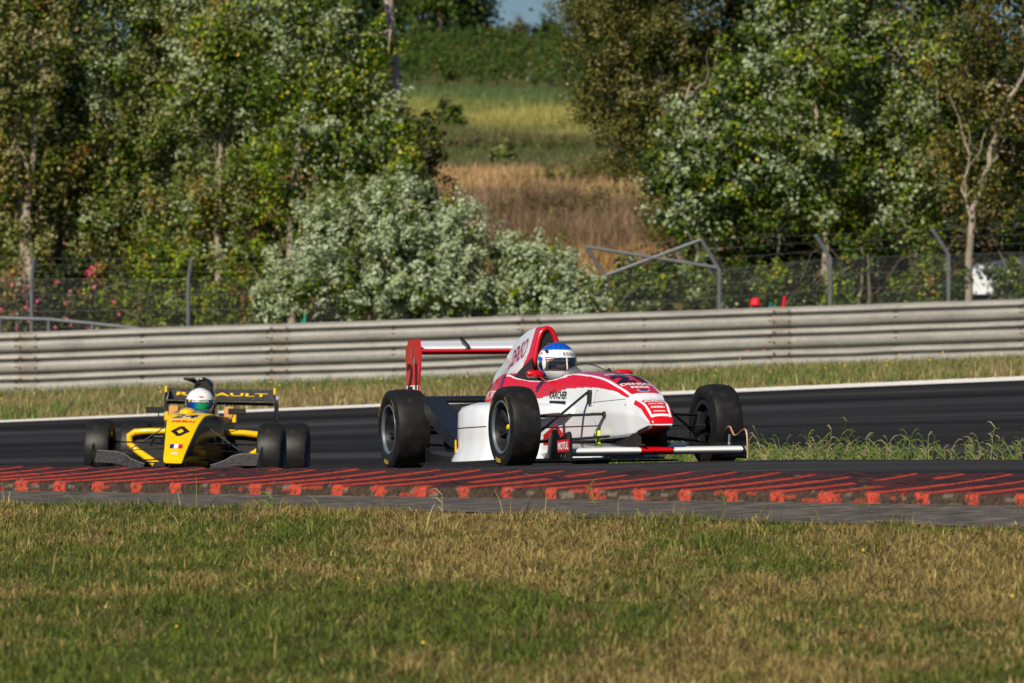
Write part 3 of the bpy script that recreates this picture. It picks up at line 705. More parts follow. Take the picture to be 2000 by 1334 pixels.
def gcol(greens, straws, scale, seed, bias=.5, amp=1.6):
    greens = np.array(greens); straws = np.array(straws)
    def f(rng, x, y):
        nz = vnoise(x, y * .4, scale, seed) * .6 + vnoise(x, y * .5, scale * 4, seed + 1) * .4
        bb = bias(x, y) if callable(bias) else bias
        tuft = vnoise(x, y * .6, 5.5, seed + 2); fine = vnoise(x, y * .6, 14., seed + 3)
        p = np.clip((nz - .5) * amp + (tuft - .5) * .7 + bb, .03, .97); g = rng.random(len(x)) < p
        c = np.where(g[:, None], greens[rng.integers(0, len(greens), len(x))], straws[rng.integers(0, len(straws), len(x))])
        return c * rng.uniform(.7, 1.3, (len(x), 1)) * (.65 + .7 * fine)[:, None]
    return f
GR = [(.09, .16, .025), (.14, .21, .04), (.06, .11, .02), (.18, .24, .06)]
ST = [(.34, .28, .12), (.42, .35, .17), (.26, .20, .09), (.20, .14, .07)]
# verge grass with yellow flowers between the track and the barrier
scatter_blades('verge_grass', 'sunlit rough grass verge between the track edge and the crash barrier', 420000, (-20, 20), (59.6, 78.1), .085, .0055, gcol(GR, ST, .5, 40, bias=lambda x, y: .24 + .28 * np.clip((y - 62) / 10, 0, 1)), 41)
def flowers(name, lab, n, xr, yr, h, s, seed, cat):
    rng = R(seed); x = rng.uniform(*xr, n); y = rng.uniform(*yr, n); k = rng.random(n) < vnoise(x, y, .8, seed) ** 2 * 1.6
    x, y = x[k], y[k]; n = len(x); z = G(x, y) + h * rng.uniform(.6, 1.5, n); P = np.stack([x, y, z], -1)
    out = np.tile((0, -.6, .8), (n, 1)); v, q, c = leaf_geo(rng, P, out, s, np.tile((.80, .55, .02), (n, 1)))
    tag(np_mesh(name, v, q, M['grass'], col=c), lab, cat, kind='stuff')
flowers('yellow_flowers', 'small yellow flowers dotted through the grass verge', 900, (-20, 20), (63, 78), .15, .032, 43, 'flowers')
HB = lambda pals: (lambda rng, x, y: pick(rng, pals, len(x)) * rng.uniform(.7, 1.3, (len(x), 1)))
def zone_cols(rng, x, y):
    c = ground_col(np.stack([x, y, y], -1)); return np.clip(c * rng.uniform(.6, 1.6, (len(x), 1)), 0, .6)
scatter_blades('hillside_grass', 'dry and green grass covering the hillside', 300000, (-9, 12), (96, 222), .20, .012, zone_cols, 44)
scatter_blades('dry_grass', 'tall brown dry grass on the lower hillside', 170000, (-6, 10), (104, 140), .40, .008, gcol([(.13, .08, .05), (.11, .09, .03)], [(.28, .19, .12), (.22, .12, .08), (.36, .26, .15)], .25, 46, .5), 47, dens=lambda x, y: (vnoise(x, y, .22, 48) > .42) * np.where(y > 122, 1, .35))
def brush(name, lab, n, blobs, pal, size, clump, seed):
    o = foliage(name, None, blobs, n, clump, size, mixer(*pal), seed); return tag(o, lab, 'brush', kind='stuff')
def bl(u, v, w, h, d): return (at(u, d), d, zat(v, d), w * d / F, w * d / F * 1.2, h * d / F, 1)
brush('bramble_bank', 'dark green and brown bramble bank across the hillside', 60000, [bl(920 + 30 * i, 300 + (i % 3) * 8, 30, 26, 168) for i in range(-4, 14)], (('dark', 2), ('olive', 5), ('brown', 3), ('green', 1.6)), .075, .3, 121)
brush('bramble_patch', 'low green and red brambles right of the sandy strip', 34000, [bl(u, v, 55, 30, 146) for u, v in ((1090, 362), (1150, 355), (1200, 340), (1250, 370), (1040, 375), (1130, 385), (1300, 390))], (('dark', 2), ('olive', 4), ('brown', 5), ('green', 2.4), ('rust', .3)), .065, .26, 122)
brush('dry_brush', 'reddish brown dry brush on the slope above the fence', 45000, [bl(u, v, 60, 42, 126) for u, v in ((990, 430), (1050, 415), (1110, 420), (1160, 410), (1200, 430), (1130, 450), (1240, 460), (1010, 455))], (('brown', 7), ('tan', 1.5), ('olive', 1.5)), .05, .22, 123)
brush('green_brush', 'green weeds behind the fence brace', 9000, [bl(u, v, 50, 24, 100) for u, v in ((1230, 560), (1290, 560), (1340, 555), (1250, 530))], (('olive', 4), ('green', 3), ('tan', 1)), .08, .25, 124)
for i, (u, v, w, h, d, lab) in enumerate([(868, 265, 15, 40, 182, 'slim grey-green bush standing alone on the upper meadow'), (985, 350, 22, 22, 156, 'small green bush on the sandy strip'), (890, 260, 10, 26, 182, 'tiny bush right beside the slim meadow bush')]):
    x = at(u, d); z0 = gz(x, d); r = thing('field_bush', lab, 'bush', (x, d, z0)); hh = h * d / F
    foliage('crown', r, [(0, 0, hh * (.3 + .5 * k), w * d / F * (1.1 - .3 * k), .3, hh * .6, 1) for k in range(3)], 2500, .2, .12, mixer(('green', 4), ('dull', 3), ('dark', 2)), 130 + i)
    m = MB(); limb(m, (0, 0, -.1), (0, 0, hh), .05, .02, R(i)); m.build('stem', M['bark'], r)
# vineyard: rows of vines climbing the far slope
vb = []
rng = R(140)
for k in range(14):
    y = 223 + k * 4.6
    for x in np.arange(-16, 14, .9): vb.append((x + rng.uniform(-.2, .2), y, gz(x, y) + (.95 if k else .8) + rng.uniform(-.12, .12), .6, .35, .55 if k else .75, 1.6 if k < 2 else 1))
fo = foliage('vineyard', None, vb, 230000, .26, .105, mixer(('vine', 8), ('olive', 1.2)), 141)
tag(fo, 'green rows of vines covering the far slope', 'vineyard', kind='stuff')
for i, (u, v0, v1, lab) in enumerate([(822, 182, 198, 'leftmost pale vineyard post below the vines'), (904, 179, 198, 'pale square vineyard post left of the gap middle'), (1005, 181, 212, 'thin pale vineyard post in the middle of the lowest row'), (1031, 126, 140, 'pale post standing up among the vines'), (1080, 188, 212, 'tan leaning vineyard post at the right of the row')]):
    d = 219.5 if v0 > 150 else 236.; x = at(u, d); z0 = gz(x, d); zt = zat(v0, d) + .1
    p = MB(); p.box((0, 0, (zt - z0) / 2 - .1), (.16 if i != 2 else .09, .12, zt - z0 + .2), bev=.015)
    o = p.build('vineyard_post', M['wood_pale'], smooth=0); o.location = (x, d, z0); tag(o, lab, 'post', 'posts at the foot of the vineyard')
for i, (u, hw, vt, d, pal, lab) in enumerate([(860, 110, -130, 312, ('dark', 4, 'green', 3, 'vine', 3), 'large green tree on the ridge above the vineyard'), (925, 60, -40, 318, ('dark', 3, 'green', 3, 'vine', 3), 'rounded green tree left of the patch of sky'), (745, 80, -90, 325, ('dark', 8, 'green', 1, 'dark', 2), 'very dark tree on the ridge behind the pole'), (1010, 22, 52, 312, ('dark', 2, 'olive', 3, 'brown', 1), 'tiny bush on the ridge under the sky'), (1115, 50, 10, 315, ('dark', 3, 'olive', 3, 'green', 2), 'dark bush on the ridge right of the patch of sky'), (1060, 32, 42, 320, ('dark', 3, 'olive', 2, 'green', 2), 'low bush on the ridge at the right side of the sky'), (620, 90, -100, 330, ('dark', 5, 'green', 3, 'olive', 2), 'ridge tree hidden mostly behind the left wood'), (1200, 90, -60, 325, ('dark', 5, 'green', 3, 'olive', 2), 'ridge tree hidden mostly behind the olive tree')]):
    tree('ridge_tree', lab, 'tree', u, d, hw, vt, 95, mixer((pal[0], pal[1]), (pal[2], pal[3]), (pal[4], pal[5])), 16000 if hw > 60 else 4500, 150 + i, size=.30 if hw > 55 else .13, clump=1.0 if hw > 55 else .4, n_limbs=4, trunks=[[(u, None, .3 if hw > 55 else .03), (u, 40), (u + 4, min(vt + 60, 30))]])

# ------------------------------------------------------------------ a bird in the patch of sky
b = MB(); b.tube([(-.22, 0, 0), (-.1, 0, .02), (.08, 0, .02), (.2, 0, 0)], [.01, .05, .045, .01], 8)
for s in (-1, 1): b.loft([[(.09, s * .03, .03), (-.06, s * .03, .03), (-.06, s * .03, .02), (.09, s * .03, .02)], [(.03, s * .28, .12), (-.06, s * .28, .12), (-.06, s * .28, .115), (.03, s * .28, .115)]])
bo = b.build('bird', M['black']); bo.location = (at(1036, 250), 250, zat(20, 250)); tag(bo, 'tiny dark bird in the patch of sky', 'bird')
# ------------------------------------------------------------------ white car behind the fence at the right
def parked_car():
    d = 92.5; x = at(2105, d); z0 = gz(x, d); r = thing('parked_car', 'white car with dark blue windows half hidden behind the fence at the right edge', 'car', (x, d, z0))
    W2 = .85; m = MB(); prof = [(-2.05, .28), (-2.12, .55), (-2.05, .78), (-1.85, .86), (-1.05, .96), (-.45, 1.40), (-.10, 1.46), (1.45, 1.42), (1.75, 1.30), (2.05, .92), (2.12, .60), (2.08, .28)]
    m.loft([[(px, s * W2 * k, pz if pz < .98 else .98 + (pz - .98) * q) for px, pz in prof] for s, k, q in ((-1, 1, .0), (-1, .985, .3), (-1, .80, .94), (-1, .6, 1), (1, .6, 1), (1, .80, .94), (1, .985, .3), (1, 1, .0))])
    m.build('body', M['white'], r, smooth=40)
    for a, b in ((-.95, -.12), (-.04, .82), (.90, 1.62)):
        w = MB(); hi = 1.33; w.loft([[(a + (.30 if a < -.5 else 0), -W2 * .83 - .012, hi), (b - (.16 if b > 1.5 else 0), -W2 * .83 - .012, hi), (b, -W2 * .975 - .012, 1.01), (a, -W2 * .975 - .012, 1.01)], [(a + (.30 if a < -.5 else 0), -W2 * .83 + .02, hi), (b - (.16 if b > 1.5 else 0), -W2 * .83 + .02, hi), (b, -W2 * .975 + .02, 1.01), (a, -W2 * .975 + .02, 1.01)]])
        w.build('window', M['bluep'], r, smooth=0)
    for wx in (-1.35, 1.35):
        for s in (-1, 1):
            t = MB(); t.lathe_y([(.2, -.10), (.28, -.10), (.32, -.07), (.32, .07), (.28, .10), (.2, .10)], (wx, s * (W2 - .08), .32), 24, close=True); wo = t.build('wheel', M['tyre'], r)
            t = MB(); t.lathe_y([(0, s * .09), (.12, s * .10), (.2, s * .07), (.2, -s * .07)], (wx, s * (W2 - .08), .32), 24); t.build('rim', M['silver'], wo)
        t = MB(); t.box((-2.08 if wx < 0 else 2.06, -.6, .68), (.10, .34, .12), bev=.02); t.build('headlight' if wx < 0 else 'tail_light', M['silver'] if wx < 0 else M['decal_red'], r)
parked_car()

# ------------------------------------------------------------------ shared car pieces
def interp_sections(keys, xs):
    """keys: [(x, [(y,z)...])]; monotone smooth interpolation of every control value over x."""
    kx = np.array([k[0] for k in keys]); kv = np.array([np.array(k[1]).ravel() for k in keys])
    o = np.argsort(kx); kx, kv = kx[o], kv[o]
    h = np.diff(kx); dl = np.diff(kv, axis=0) / h[:, None]; m = np.zeros_like(kv)
    m[0], m[-1] = dl[0], dl[-1]
    for i in range(1, len(kx) - 1):
        a, b = dl[i - 1], dl[i]; m[i] = np.where(a * b > 0, 2 * a * b / (a + b + 1e-12), 0)
    out = []
    for x in xs:
        i = int(np.clip(np.searchsorted(kx, x) - 1, 0, len(h) - 1)); t = (x - kx[i]) / h[i]
        v = (2 * t**3 - 3 * t**2 + 1) * kv[i] + (t**3 - 2 * t**2 + t) * h[i] * m[i] + (-2 * t**3 + 3 * t**2) * kv[i + 1] + (t**3 - t**2) * h[i] * m[i + 1]
        out.append(v.reshape(-1, 2))
    return out
def profile(pts, per, rad=.30):
    """resample a control polyline with rounded corners (quadratic blends) to per points per span"""
    pts = [np.array(p) for p in pts]; out = []
    n = len(pts)
    for i in range(n):
        if i in (0, n - 1): c = [(pts[i])]; 
        else:
            a = pts[i] + (pts[i - 1] - pts[i]) * rad; b = pts[i] + (pts[i + 1] - pts[i]) * rad
            c = [(1 - t)**2 * a + 2 * t * (1 - t) * pts[i] + t**2 * b for t in np.linspace(0, 1, per)]
        out += c
    # even fill between the blends
    res = []
    for i, (a, b) in enumerate(zip(out[:-1], out[1:])):
        k = 14 if i % per == 0 else 1                     # the straight runs between the rounded corners
        for j in range(k): res.append(a + (b - a) * j / k)
    res.append(out[-1]); return res
def skin_body(name, keys, nx, paint, mat, parent, per=7, rad=.25, x0=None, x1=None):
    ks = sorted(k[0] for k in keys); xs = np.linspace(ks[0] if x0 is None else x0, ks[-1] if x1 is None else x1, nx)
    V = []
    for x, sec in zip(xs, interp_sections(keys, xs)):
        half = profile(sec, per, rad)
        ring = [(x, y, z) for y, z in half] + [(x, -y, z) for y, z in reversed(half)]
        V.append(ring)
    V = np.array(V); n = V.shape[1]; v = V.reshape(-1, 3)
    i = (np.arange(nx - 1)[:, None] * n); k = np.arange(n)[None]; k2 = (k + 1) % n
    q = np.stack([(i + k).ravel(), (i + k2).ravel(), (i + n + k2).ravel(), (i + n + k).ravel()], -1)
    caps = []
    for base in (0, (nx - 1) * n):                        # close the two ends, quad by quad
        for a in range(n // 2 - 1):
            b = n - 1 - a
            f = (base + a, base + a + 1, base + b - 1, base + b)
            caps.append(f)
    q = np.concatenate([q, np.array(caps)])
    o = np_mesh(name, v, q, mat, parent, col=paint(v), smooth=True)
    import bmesh
    bm = bmesh.new(); bm.from_mesh(o.data); bmesh.ops.remove_doubles(bm, verts=bm.verts, dist=1e-5); bmesh.ops.recalc_face_normals(bm, faces=bm.faces); bm.to_mesh(o.data); bm.free()
    o.data.set_sharp_from_angle(angle=math.radians(32))
    return o
def bvh_of(*objs):
    V = []; P = []
    for o in objs:
        b = len(V); V += [v.co.copy() for v in o.data.vertices]; P += [[i + b for i in p.vertices] for p in o.data.polygons]
    return BVHTree.FromPolygons(V, P)
_txt = {}
def text_pts(s, bold=.012, shear=0):
    if (s, bold, shear) in _txt: return _txt[(s, bold, shear)]
    cu = bpy.data.curves.new('t', 'FONT'); cu.body = s; cu.size = 1; cu.offset = bold; cu.shear = shear; cu.resolution_u = 3
    o = bpy.data.objects.new('t', cu); SC.collection.objects.link(o)
    me = bpy.data.meshes.new_from_object(o.evaluated_get(bpy.context.evaluated_depsgraph_get()))
    v = np.array([p.co[:2] for p in me.vertices]); f = [tuple(p.vertices) for p in me.polygons]
    bpy.data.objects.remove(o); bpy.data.curves.remove(cu); bpy.data.meshes.remove(me)
    v -= v.min(0); v /= v.max(0); v -= .5
    _txt[(s, bold, shear)] = (v, f); return v, f
def subdiv(v, f, n):
    """split triangles so that flat decals can follow a curved panel"""
    f = [t for p in f for t in ([p] if len(p) == 3 else [(p[0], p[i], p[i + 1]) for i in range(1, len(p) - 1)])]
    v = list(map(tuple, v))
    for _ in range(n):
        g = []; c = {}
        def mid(a, b):
            k = (min(a, b), max(a, b))
            if k not in c: c[k] = len(v); v.append(tuple((np.array(v[a]) + np.array(v[b])) / 2))
            return c[k]
        for a, b, d in f:
            x, y, z = mid(a, b), mid(b, d), mid(d, a); g += [(a, x, z), (x, b, y), (z, y, d), (x, y, z)]
        f = g
    return v, f
def decal(name, v, f, w, h, origin, right, up, mat, parent, bvh=None, off=.003, sub=1):
    """lay a flat shape (unit square coords) on a panel: right/up span the panel, the points drop on to it along its normal"""
    right = Vector(right).normalized(); up = Vector(up).normalized(); nr = right.cross(up).normalized(); up = nr.cross(right)
    o = Vector(origin); v, f = subdiv(v, f, sub); out = []
    for a, b in v:
        p = o + right * (a * w) + up * (b * h)
        if bvh:
            hit = bvh.ray_cast(p + nr * .35, -nr, .9)
            if hit[0] is not None: p = hit[0] + nr * off
            else: p = p + nr * off
        else: p = p + nr * off
        out.append(p)
    me = bpy.data.meshes.new(name); me.from_pydata([tuple(p) for p in out], [], f); me.materials.append(mat)
    ob = bpy.data.objects.new(name, me); link(ob, parent); return ob
def lettering(s, w, h, origin, right, up, mat, parent, bvh=None, bold=.012, shear=0, off=.003, name='lettering', sub=1):
    v, f = text_pts(s, bold, shear); return decal(name, v, f, w, h, origin, right, up, mat, parent, bvh, off, sub)
SQ = ([(-.5, -.5), (.5, -.5), (.5, .5), (-.5, .5)], [(0, 1, 2, 3)])
def disc(n=24): return ([(.5 * math.cos(2 * math.pi * i / n), .5 * math.sin(2 * math.pi * i / n)) for i in range(n)], [tuple(range(n))])

def wheel(parent, c, rad, wid, side, steer=0.0, rim_r=.172, spokes=6, lipmat=None, capmat=None, marks=True):
    """side = -1: the outer face looks towards -y. The wheel's own mesh is the spoked centre."""
    root_m = MB(); s = side
    def yy(a): return a * s
    root_m.lathe_y([(.0, yy(wid * .18)), (.045, yy(wid * .20)), (.05, yy(wid * .10)), (.05, yy(-.02))], (0, 0, 0), 24)
    for k in range(spokes):
        a = 2 * math.pi * k / spokes + .3
        for da in (-.13, .13):
            p0 = (.04 * math.cos(a), yy(wid * .14), .04 * math.sin(a)); p1 = (.155 * math.cos(a + da), yy(wid * .24), .155 * math.sin(a + da))
            root_m.tube([p0, p1], [.016, .012], 6)
    root_m.lathe_y([(.060, yy(-.05)), (.125, yy(-.05)), (.125, yy(-.02)), (.060, yy(-.02))], (0, 0, 0), 32, close=True)       # brake disc
    root_m.box((.09, yy(-.035), .07), (.07, .07, .09), bev=.01)
    w = root_m.build('wheel', M['black'], parent)
    w.location = c; w.rotation_euler = (0, 0, steer)
    hw = wid / 2
    t = MB(); sh = .045
    prof = [(rim_r, -hw * .86), (rim_r + .012, -hw * .95), (rad * .80, -hw * 1.02), (rad - sh * .75, -hw * .98), (rad - sh * .28, -hw * .90), (rad - .008, -hw * .77), (rad - .002, -hw * .45), (rad, 0), (rad - .002, hw * .45), (rad - .008, hw * .77), (rad - sh * .28, hw * .90), (rad - sh * .75, hw * .98), (rad * .80, hw * 1.02), (rim_r + .012, hw * .95), (rim_r, hw * .86), (rim_r - .01, 0)]
    t.lathe_y(prof, (0, 0, 0), 96, close=True); ty = t.build('tyre', M['tyre'], w, smooth=40)
    r = MB()
    r.lathe_y([(rim_r + .006, yy(hw * .90)), (rim_r + .003, yy(hw * .96)), (rim_r - .008, yy(hw * .94)), (rim_r - .014, yy(hw * .80)), (rim_r - .006, yy(hw * .80))], (0, 0, 0), 64, close=True)
    r.build('rim_lip', lipmat or M['rimlip'], w)
    b = MB(); b.lathe_y([(rim_r - .006, yy(hw * .80)), (rim_r - .016, yy(hw * .78)), (rim_r - .030, yy(hw * .4)), (rim_r - .034, yy(-hw * .9)), (rim_r - .004, yy(-hw * .9))], (0, 0, 0), 64, close=True)
    b.build('rim_barrel', M['black'], w)
    if capmat:
        cp = MB(); cp.lathe_y([(0, yy(wid * .25)), (.015, yy(wid * .25)), (.018, yy(wid * .19)), (0, yy(wid * .19))], (0, 0, 0), 20); cp.build('hub_cap', capmat, w)
    if marks:                                             # worn yellow lettering patches moulded on the side wall
        for a0, a1, k in ((-1.95, -1.50, 1), (.55, 1.05, 0), (2.2, 2.7, 0)):
            v = []; f = []; n = 12
            for i in range(n + 1):
                a = a0 + (a1 - a0) * i / n
                for rr, y in ((rad * .76, hw * 1.012), (rad * .86, hw * 1.012)): v.append((rr * math.cos(a), yy(y + .002), rr * math.sin(a)))
            if k:
                f = [(2 * i, 2 * i + 2, 2 * i + 3, 2 * i + 1) for i in range(n)]
                mb = MB(); mb.add(v, f); mb.build('sidewall_badge', M['worn_yellow'], w, smooth=0)
            else:
                lv, lf = text_pts('PIRELLI' if rad < .28 else 'P ZERO', .02); lv2, lf2 = subdiv(lv, lf, 0)
                vv = []
                for (p, q) in lv2:
                    a = (a0 + a1) / 2 - p * (a1 - a0) * s * -1; rr = rad * (.81 + q * .07); vv.append((rr * math.cos(a), yy(hw * 1.012 + .002), rr * math.sin(a)))
                mb = MB(); mb.add(vv, lf2); mb.build('sidewall_lettering', M['worn_yellow'], w, smooth=0)
    return w
M['worn_yellow'] = plain('worn_yellow_print', (.30, .20, .03), .7, var=.5, scale=30)

def airfoil(x0, x1, th, z, camber=.0, n=14, tilt=0.0):
    """closed (x,z) outline, nose at x0 (forward, larger x), tail at x1"""
    up = []; lo = []
    for i in range(n + 1):
        t = (1 - math.cos(math.pi * i / n)) / 2; x = x0 + (x1 - x0) * t
        h = th * (2.96 * math.sqrt(t) - 1.26 * t - 3.5 * t * t + 2.8 * t**3 - 1.0 * t**4) * .5
        c = -camber * math.sin(math.pi * t) + tilt * t
        up.append((x, z + c + h)); lo.append((x, z + c - h))
    return up + lo[-2:0:-1]

def sphere_mesh(nu, nv, f):
    """f(direction unit vector array) -> points"""
    th = np.linspace(0, 2 * np.pi, nu, endpoint=False); ph = np.linspace(.02, np.pi - .02, nv)
    T, Pn = np.meshgrid(th, ph); D = np.stack([np.sin(Pn) * np.cos(T), np.sin(Pn) * np.sin(T), np.cos(Pn)], -1).reshape(-1, 3)
    P = f(D); i = (np.arange(nv - 1)[:, None] * nu); k = np.arange(nu)[None]; k2 = (k + 1) % nu
    q = np.stack([(i + k).ravel(), (i + nu + k).ravel(), (i + nu + k2).ravel(), (i + k2).ravel()], -1)
    return P, q, D
def helmet_shape(D):
    x, y, z = D[:, 0], D[:, 1], D[:, 2]
    r = np.ones(len(D))
    X = x * np.where(x > 0, .155, .165) ; Yy = y * .128; Z = z * np.where(z > 0, .135, .15)
    chin = np.clip(-z, 0, 1) * np.clip(x, 0, 1); X = X + chin * .045
    Yy = Yy * (1 - .18 * np.clip(-z, 0, 1) ** 2)
    return np.stack([X, Yy, Z], -1)

def driver(car, label, loc, paint, visor_mat, rot, suit, visor_strip=None, spoiler=None):
    root = thing('person', label, 'person'); root.matrix_world = car.matrix_world.copy()
    # one continuous seated body: reclined, arms forward to the steering wheel, legs down the nose
    J = [((-1.05, 0, .20), .15), ((-1.17, 0, .34), .16), ((-1.24, 0, .48), .15), ((-1.26, 0, .57), .065), ((loc[0] - .01, 0, loc[2] - .06), .075), ((loc[0], 0, loc[2]), .085), ((loc[0] + .0, 0, loc[2] + .06), .078)]
    E = [(0, 1), (1, 2), (2, 3), (3, 4), (4, 5), (5, 6)]
    for s in (-1, 1):
        b = len(J)
        J += [((-1.23, s * .17, .49), .065), ((-1.03, s * .24, .36), .045), ((-.80, s * .15, .47), .032), ((-.74, s * .13, .50), .030)]
        E += [(2, b), (b, b + 1), (b + 1, b + 2), (b + 2, b + 3)]
        for k, (dy, ln) in enumerate(((-.022, .05), (-.008, .06), (.007, .056), (.021, .045))):     # fingers bent round the wheel rim
            q = len(J); J += [((-.715, s * .13 + dy, .515), .009), ((-.70 + ln * .3, s * .13 + dy, .52), .0085), ((-.69, s * .13 + dy, .50), .008)]; E += [(b + 3, q), (q, q + 1), (q + 1, q + 2)]
        q = len(J); J += [((-.735, s * .10, .515), .011), ((-.715, s * .09, .525), .010)]; E += [(b + 3, q), (q, q + 1)]
        q = len(J); J += [((-.95, s * .10, .20), .085), ((-.50, s * .10, .36), .06), ((-.12, s * .08, .26), .042), ((-.04, s * .08, .32), .035)]
        E += [(0, q), (q, q + 1), (q + 1, q + 2), (q + 2, q + 3)]
    me = bpy.data.meshes.new('body'); me.from_pydata([j[0] for j in J], E, [])
    ob = bpy.data.objects.new('body', me); link(ob, root)
    md = ob.modifiers.new('Skin', 'SKIN'); sv = me.skin_vertices[0].data
    for i, j in enumerate(J): sv[i].radius = (j[1], j[1]); sv[i].use_root = (i == 0)
    ss = ob.modifiers.new('Subd', 'SUBSURF'); ss.levels = 1; ss.render_levels = 2
    me.materials.append(suit); md.use_smooth_shade = True
    Rm = Matrix.Rotation(rot[2], 3, 'Z') @ Matrix.Rotation(rot[1], 3, 'Y')
    # face: skin with brow, eyes, nose and mouth, seen through the visor opening
    def face(D):
        x, y, z = D[:, 0], D[:, 1], D[:, 2]; P = np.stack([x * .098, y * .075, z * .115], -1)
        nose = np.exp(-((y / .13) ** 2 + ((z + .12) / .22) ** 2)) * (x > 0); P[:, 0] += .022 * nose
        eye = np.exp(-(((np.abs(y) - .38) / .16) ** 2 + ((z - .08) / .14) ** 2)) * (x > 0); P[:, 0] -= .010 * eye
        brow = np.exp(-(((np.abs(y) - .36) / .25) ** 2 + ((z - .30) / .10) ** 2)) * (x > 0); P[:, 0] += .006 * brow
        lip = np.exp(-((y / .28) ** 2 + ((z + .50) / .07) ** 2)) * (x > 0); P[:, 0] += .006 * lip
        return P
    P, q, D = sphere_mesh(64, 48, face)
    P = P @ np.array(Rm).T + np.array(loc) + np.array((.012, 0, -.012))
    fo = np_mesh('face', P, q, M['skin'], root, smooth=True)
    for s in (-1, 1):
        e = MB(); e.lathe_y([(0, .011), (.007, .008), (.011, 0), (.007, -.008), (0, -.011)], (0, 0, 0), 12); eo = e.build('eye', M['decal_white'], fo)
        eo.location = Vector(loc) + Rm @ Vector((.096, s * .030, -.002)); p = MB(); p.lathe_y([(0, .005), (.005, 0), (0, -.005)], (.009, 0, 0), 10); p.build('iris', M['black'], eo)
    # helmet shell with an open visor port
    P, q, D = sphere_mesh(220, 150, helmet_shape)
    port = (D[:, 0] > .15) & (np.abs(D[:, 1]) < .88) & (D[:, 2] < .22) & (D[:, 2] > -.34)
    keep = ~port[q].all(1)
    col = paint(P, D)
    Pw = P @ np.array(Rm).T + np.array(loc); hq = q[keep]
    ho = np_mesh('helmet', Pw, hq, M['helmet'], root, col=col, smooth=True)
    so = ho.modifiers.new('Solid', 'SOLIDIFY'); so.thickness = .012; so.offset = -1
    inn = np_mesh('lining', (P * .90) @ np.array(Rm).T + np.array(loc), q[(~port[q].all(1))], M['matteblack'], ho, smooth=True)
    # visor: a curved shield standing just proud of the port
    vp = (D[:, 0] > .10) & (np.abs(D[:, 1]) < .93) & (D[:, 2] < .26) & (D[:, 2] > -.38)
    vq = q[vp[q].all(1)]; used = np.unique(vq); mp = -np.ones(len(P), int); mp[used] = np.arange(len(used))
    vo = np_mesh('visor', (P[used] * 1.015) @ np.array(Rm).T + np.array(loc), mp[vq], visor_mat, ho, smooth=True)
    if visor_strip is not None:
        sp = (D[:, 0] > .10) & (np.abs(D[:, 1]) < .93) & (D[:, 2] < .27) & (D[:, 2] > .10)
        vq = q[sp[q].all(1)]; used = np.unique(vq); mp = -np.ones(len(P), int); mp[used] = np.arange(len(used))
        np_mesh('sun_strip', (P[used] * 1.02) @ np.array(Rm).T + np.array(loc), mp[vq], visor_strip, vo, smooth=True)
    for s in (-1, 1):
        k = MB(); k.lathe_y([(0, .012), (.018, .010), (.02, 0), (0, -.004)], (0, 0, 0), 20); ko = k.build('visor_pivot', M['black'], ho)
        ko.location = Vector(loc) + Rm @ Vector((.0, s * .126, -.02)); ko.rotation_euler = (0, 0, 0 if s > 0 else math.pi)
    return root, ho, vo, Rm

def car_root(name, label, cat, org, yaw, pitch, roll=0.0):
    f = Vector((math.sin(yaw), -math.cos(yaw), 0)); l = Vector((math.cos(yaw), math.sin(yaw), 0)); u = Vector((0, 0, 1))
    f2 = f * math.cos(pitch) + u * math.sin(pitch); u2 = u * math.cos(pitch) - f * math.sin(pitch)
    l2 = l * math.cos(roll) - u2 * math.sin(roll); u3 = u2 * math.cos(roll) + l * math.sin(roll)
    o = thing(name, label, cat); m = Matrix((f2, l2, u3)).transposed().to_4x4(); m.translation = Vector(org); o.matrix_world = m; bpy.context.view_layer.update(); return o
def rod(parent, name, p, q, r=.011, mat=None, flat=.5):
    m = MB(); m.tube([p, q], r, 10, flat=flat, flat_axis=(0, 0, 1)); return m.build(name, mat or M['black'], parent)

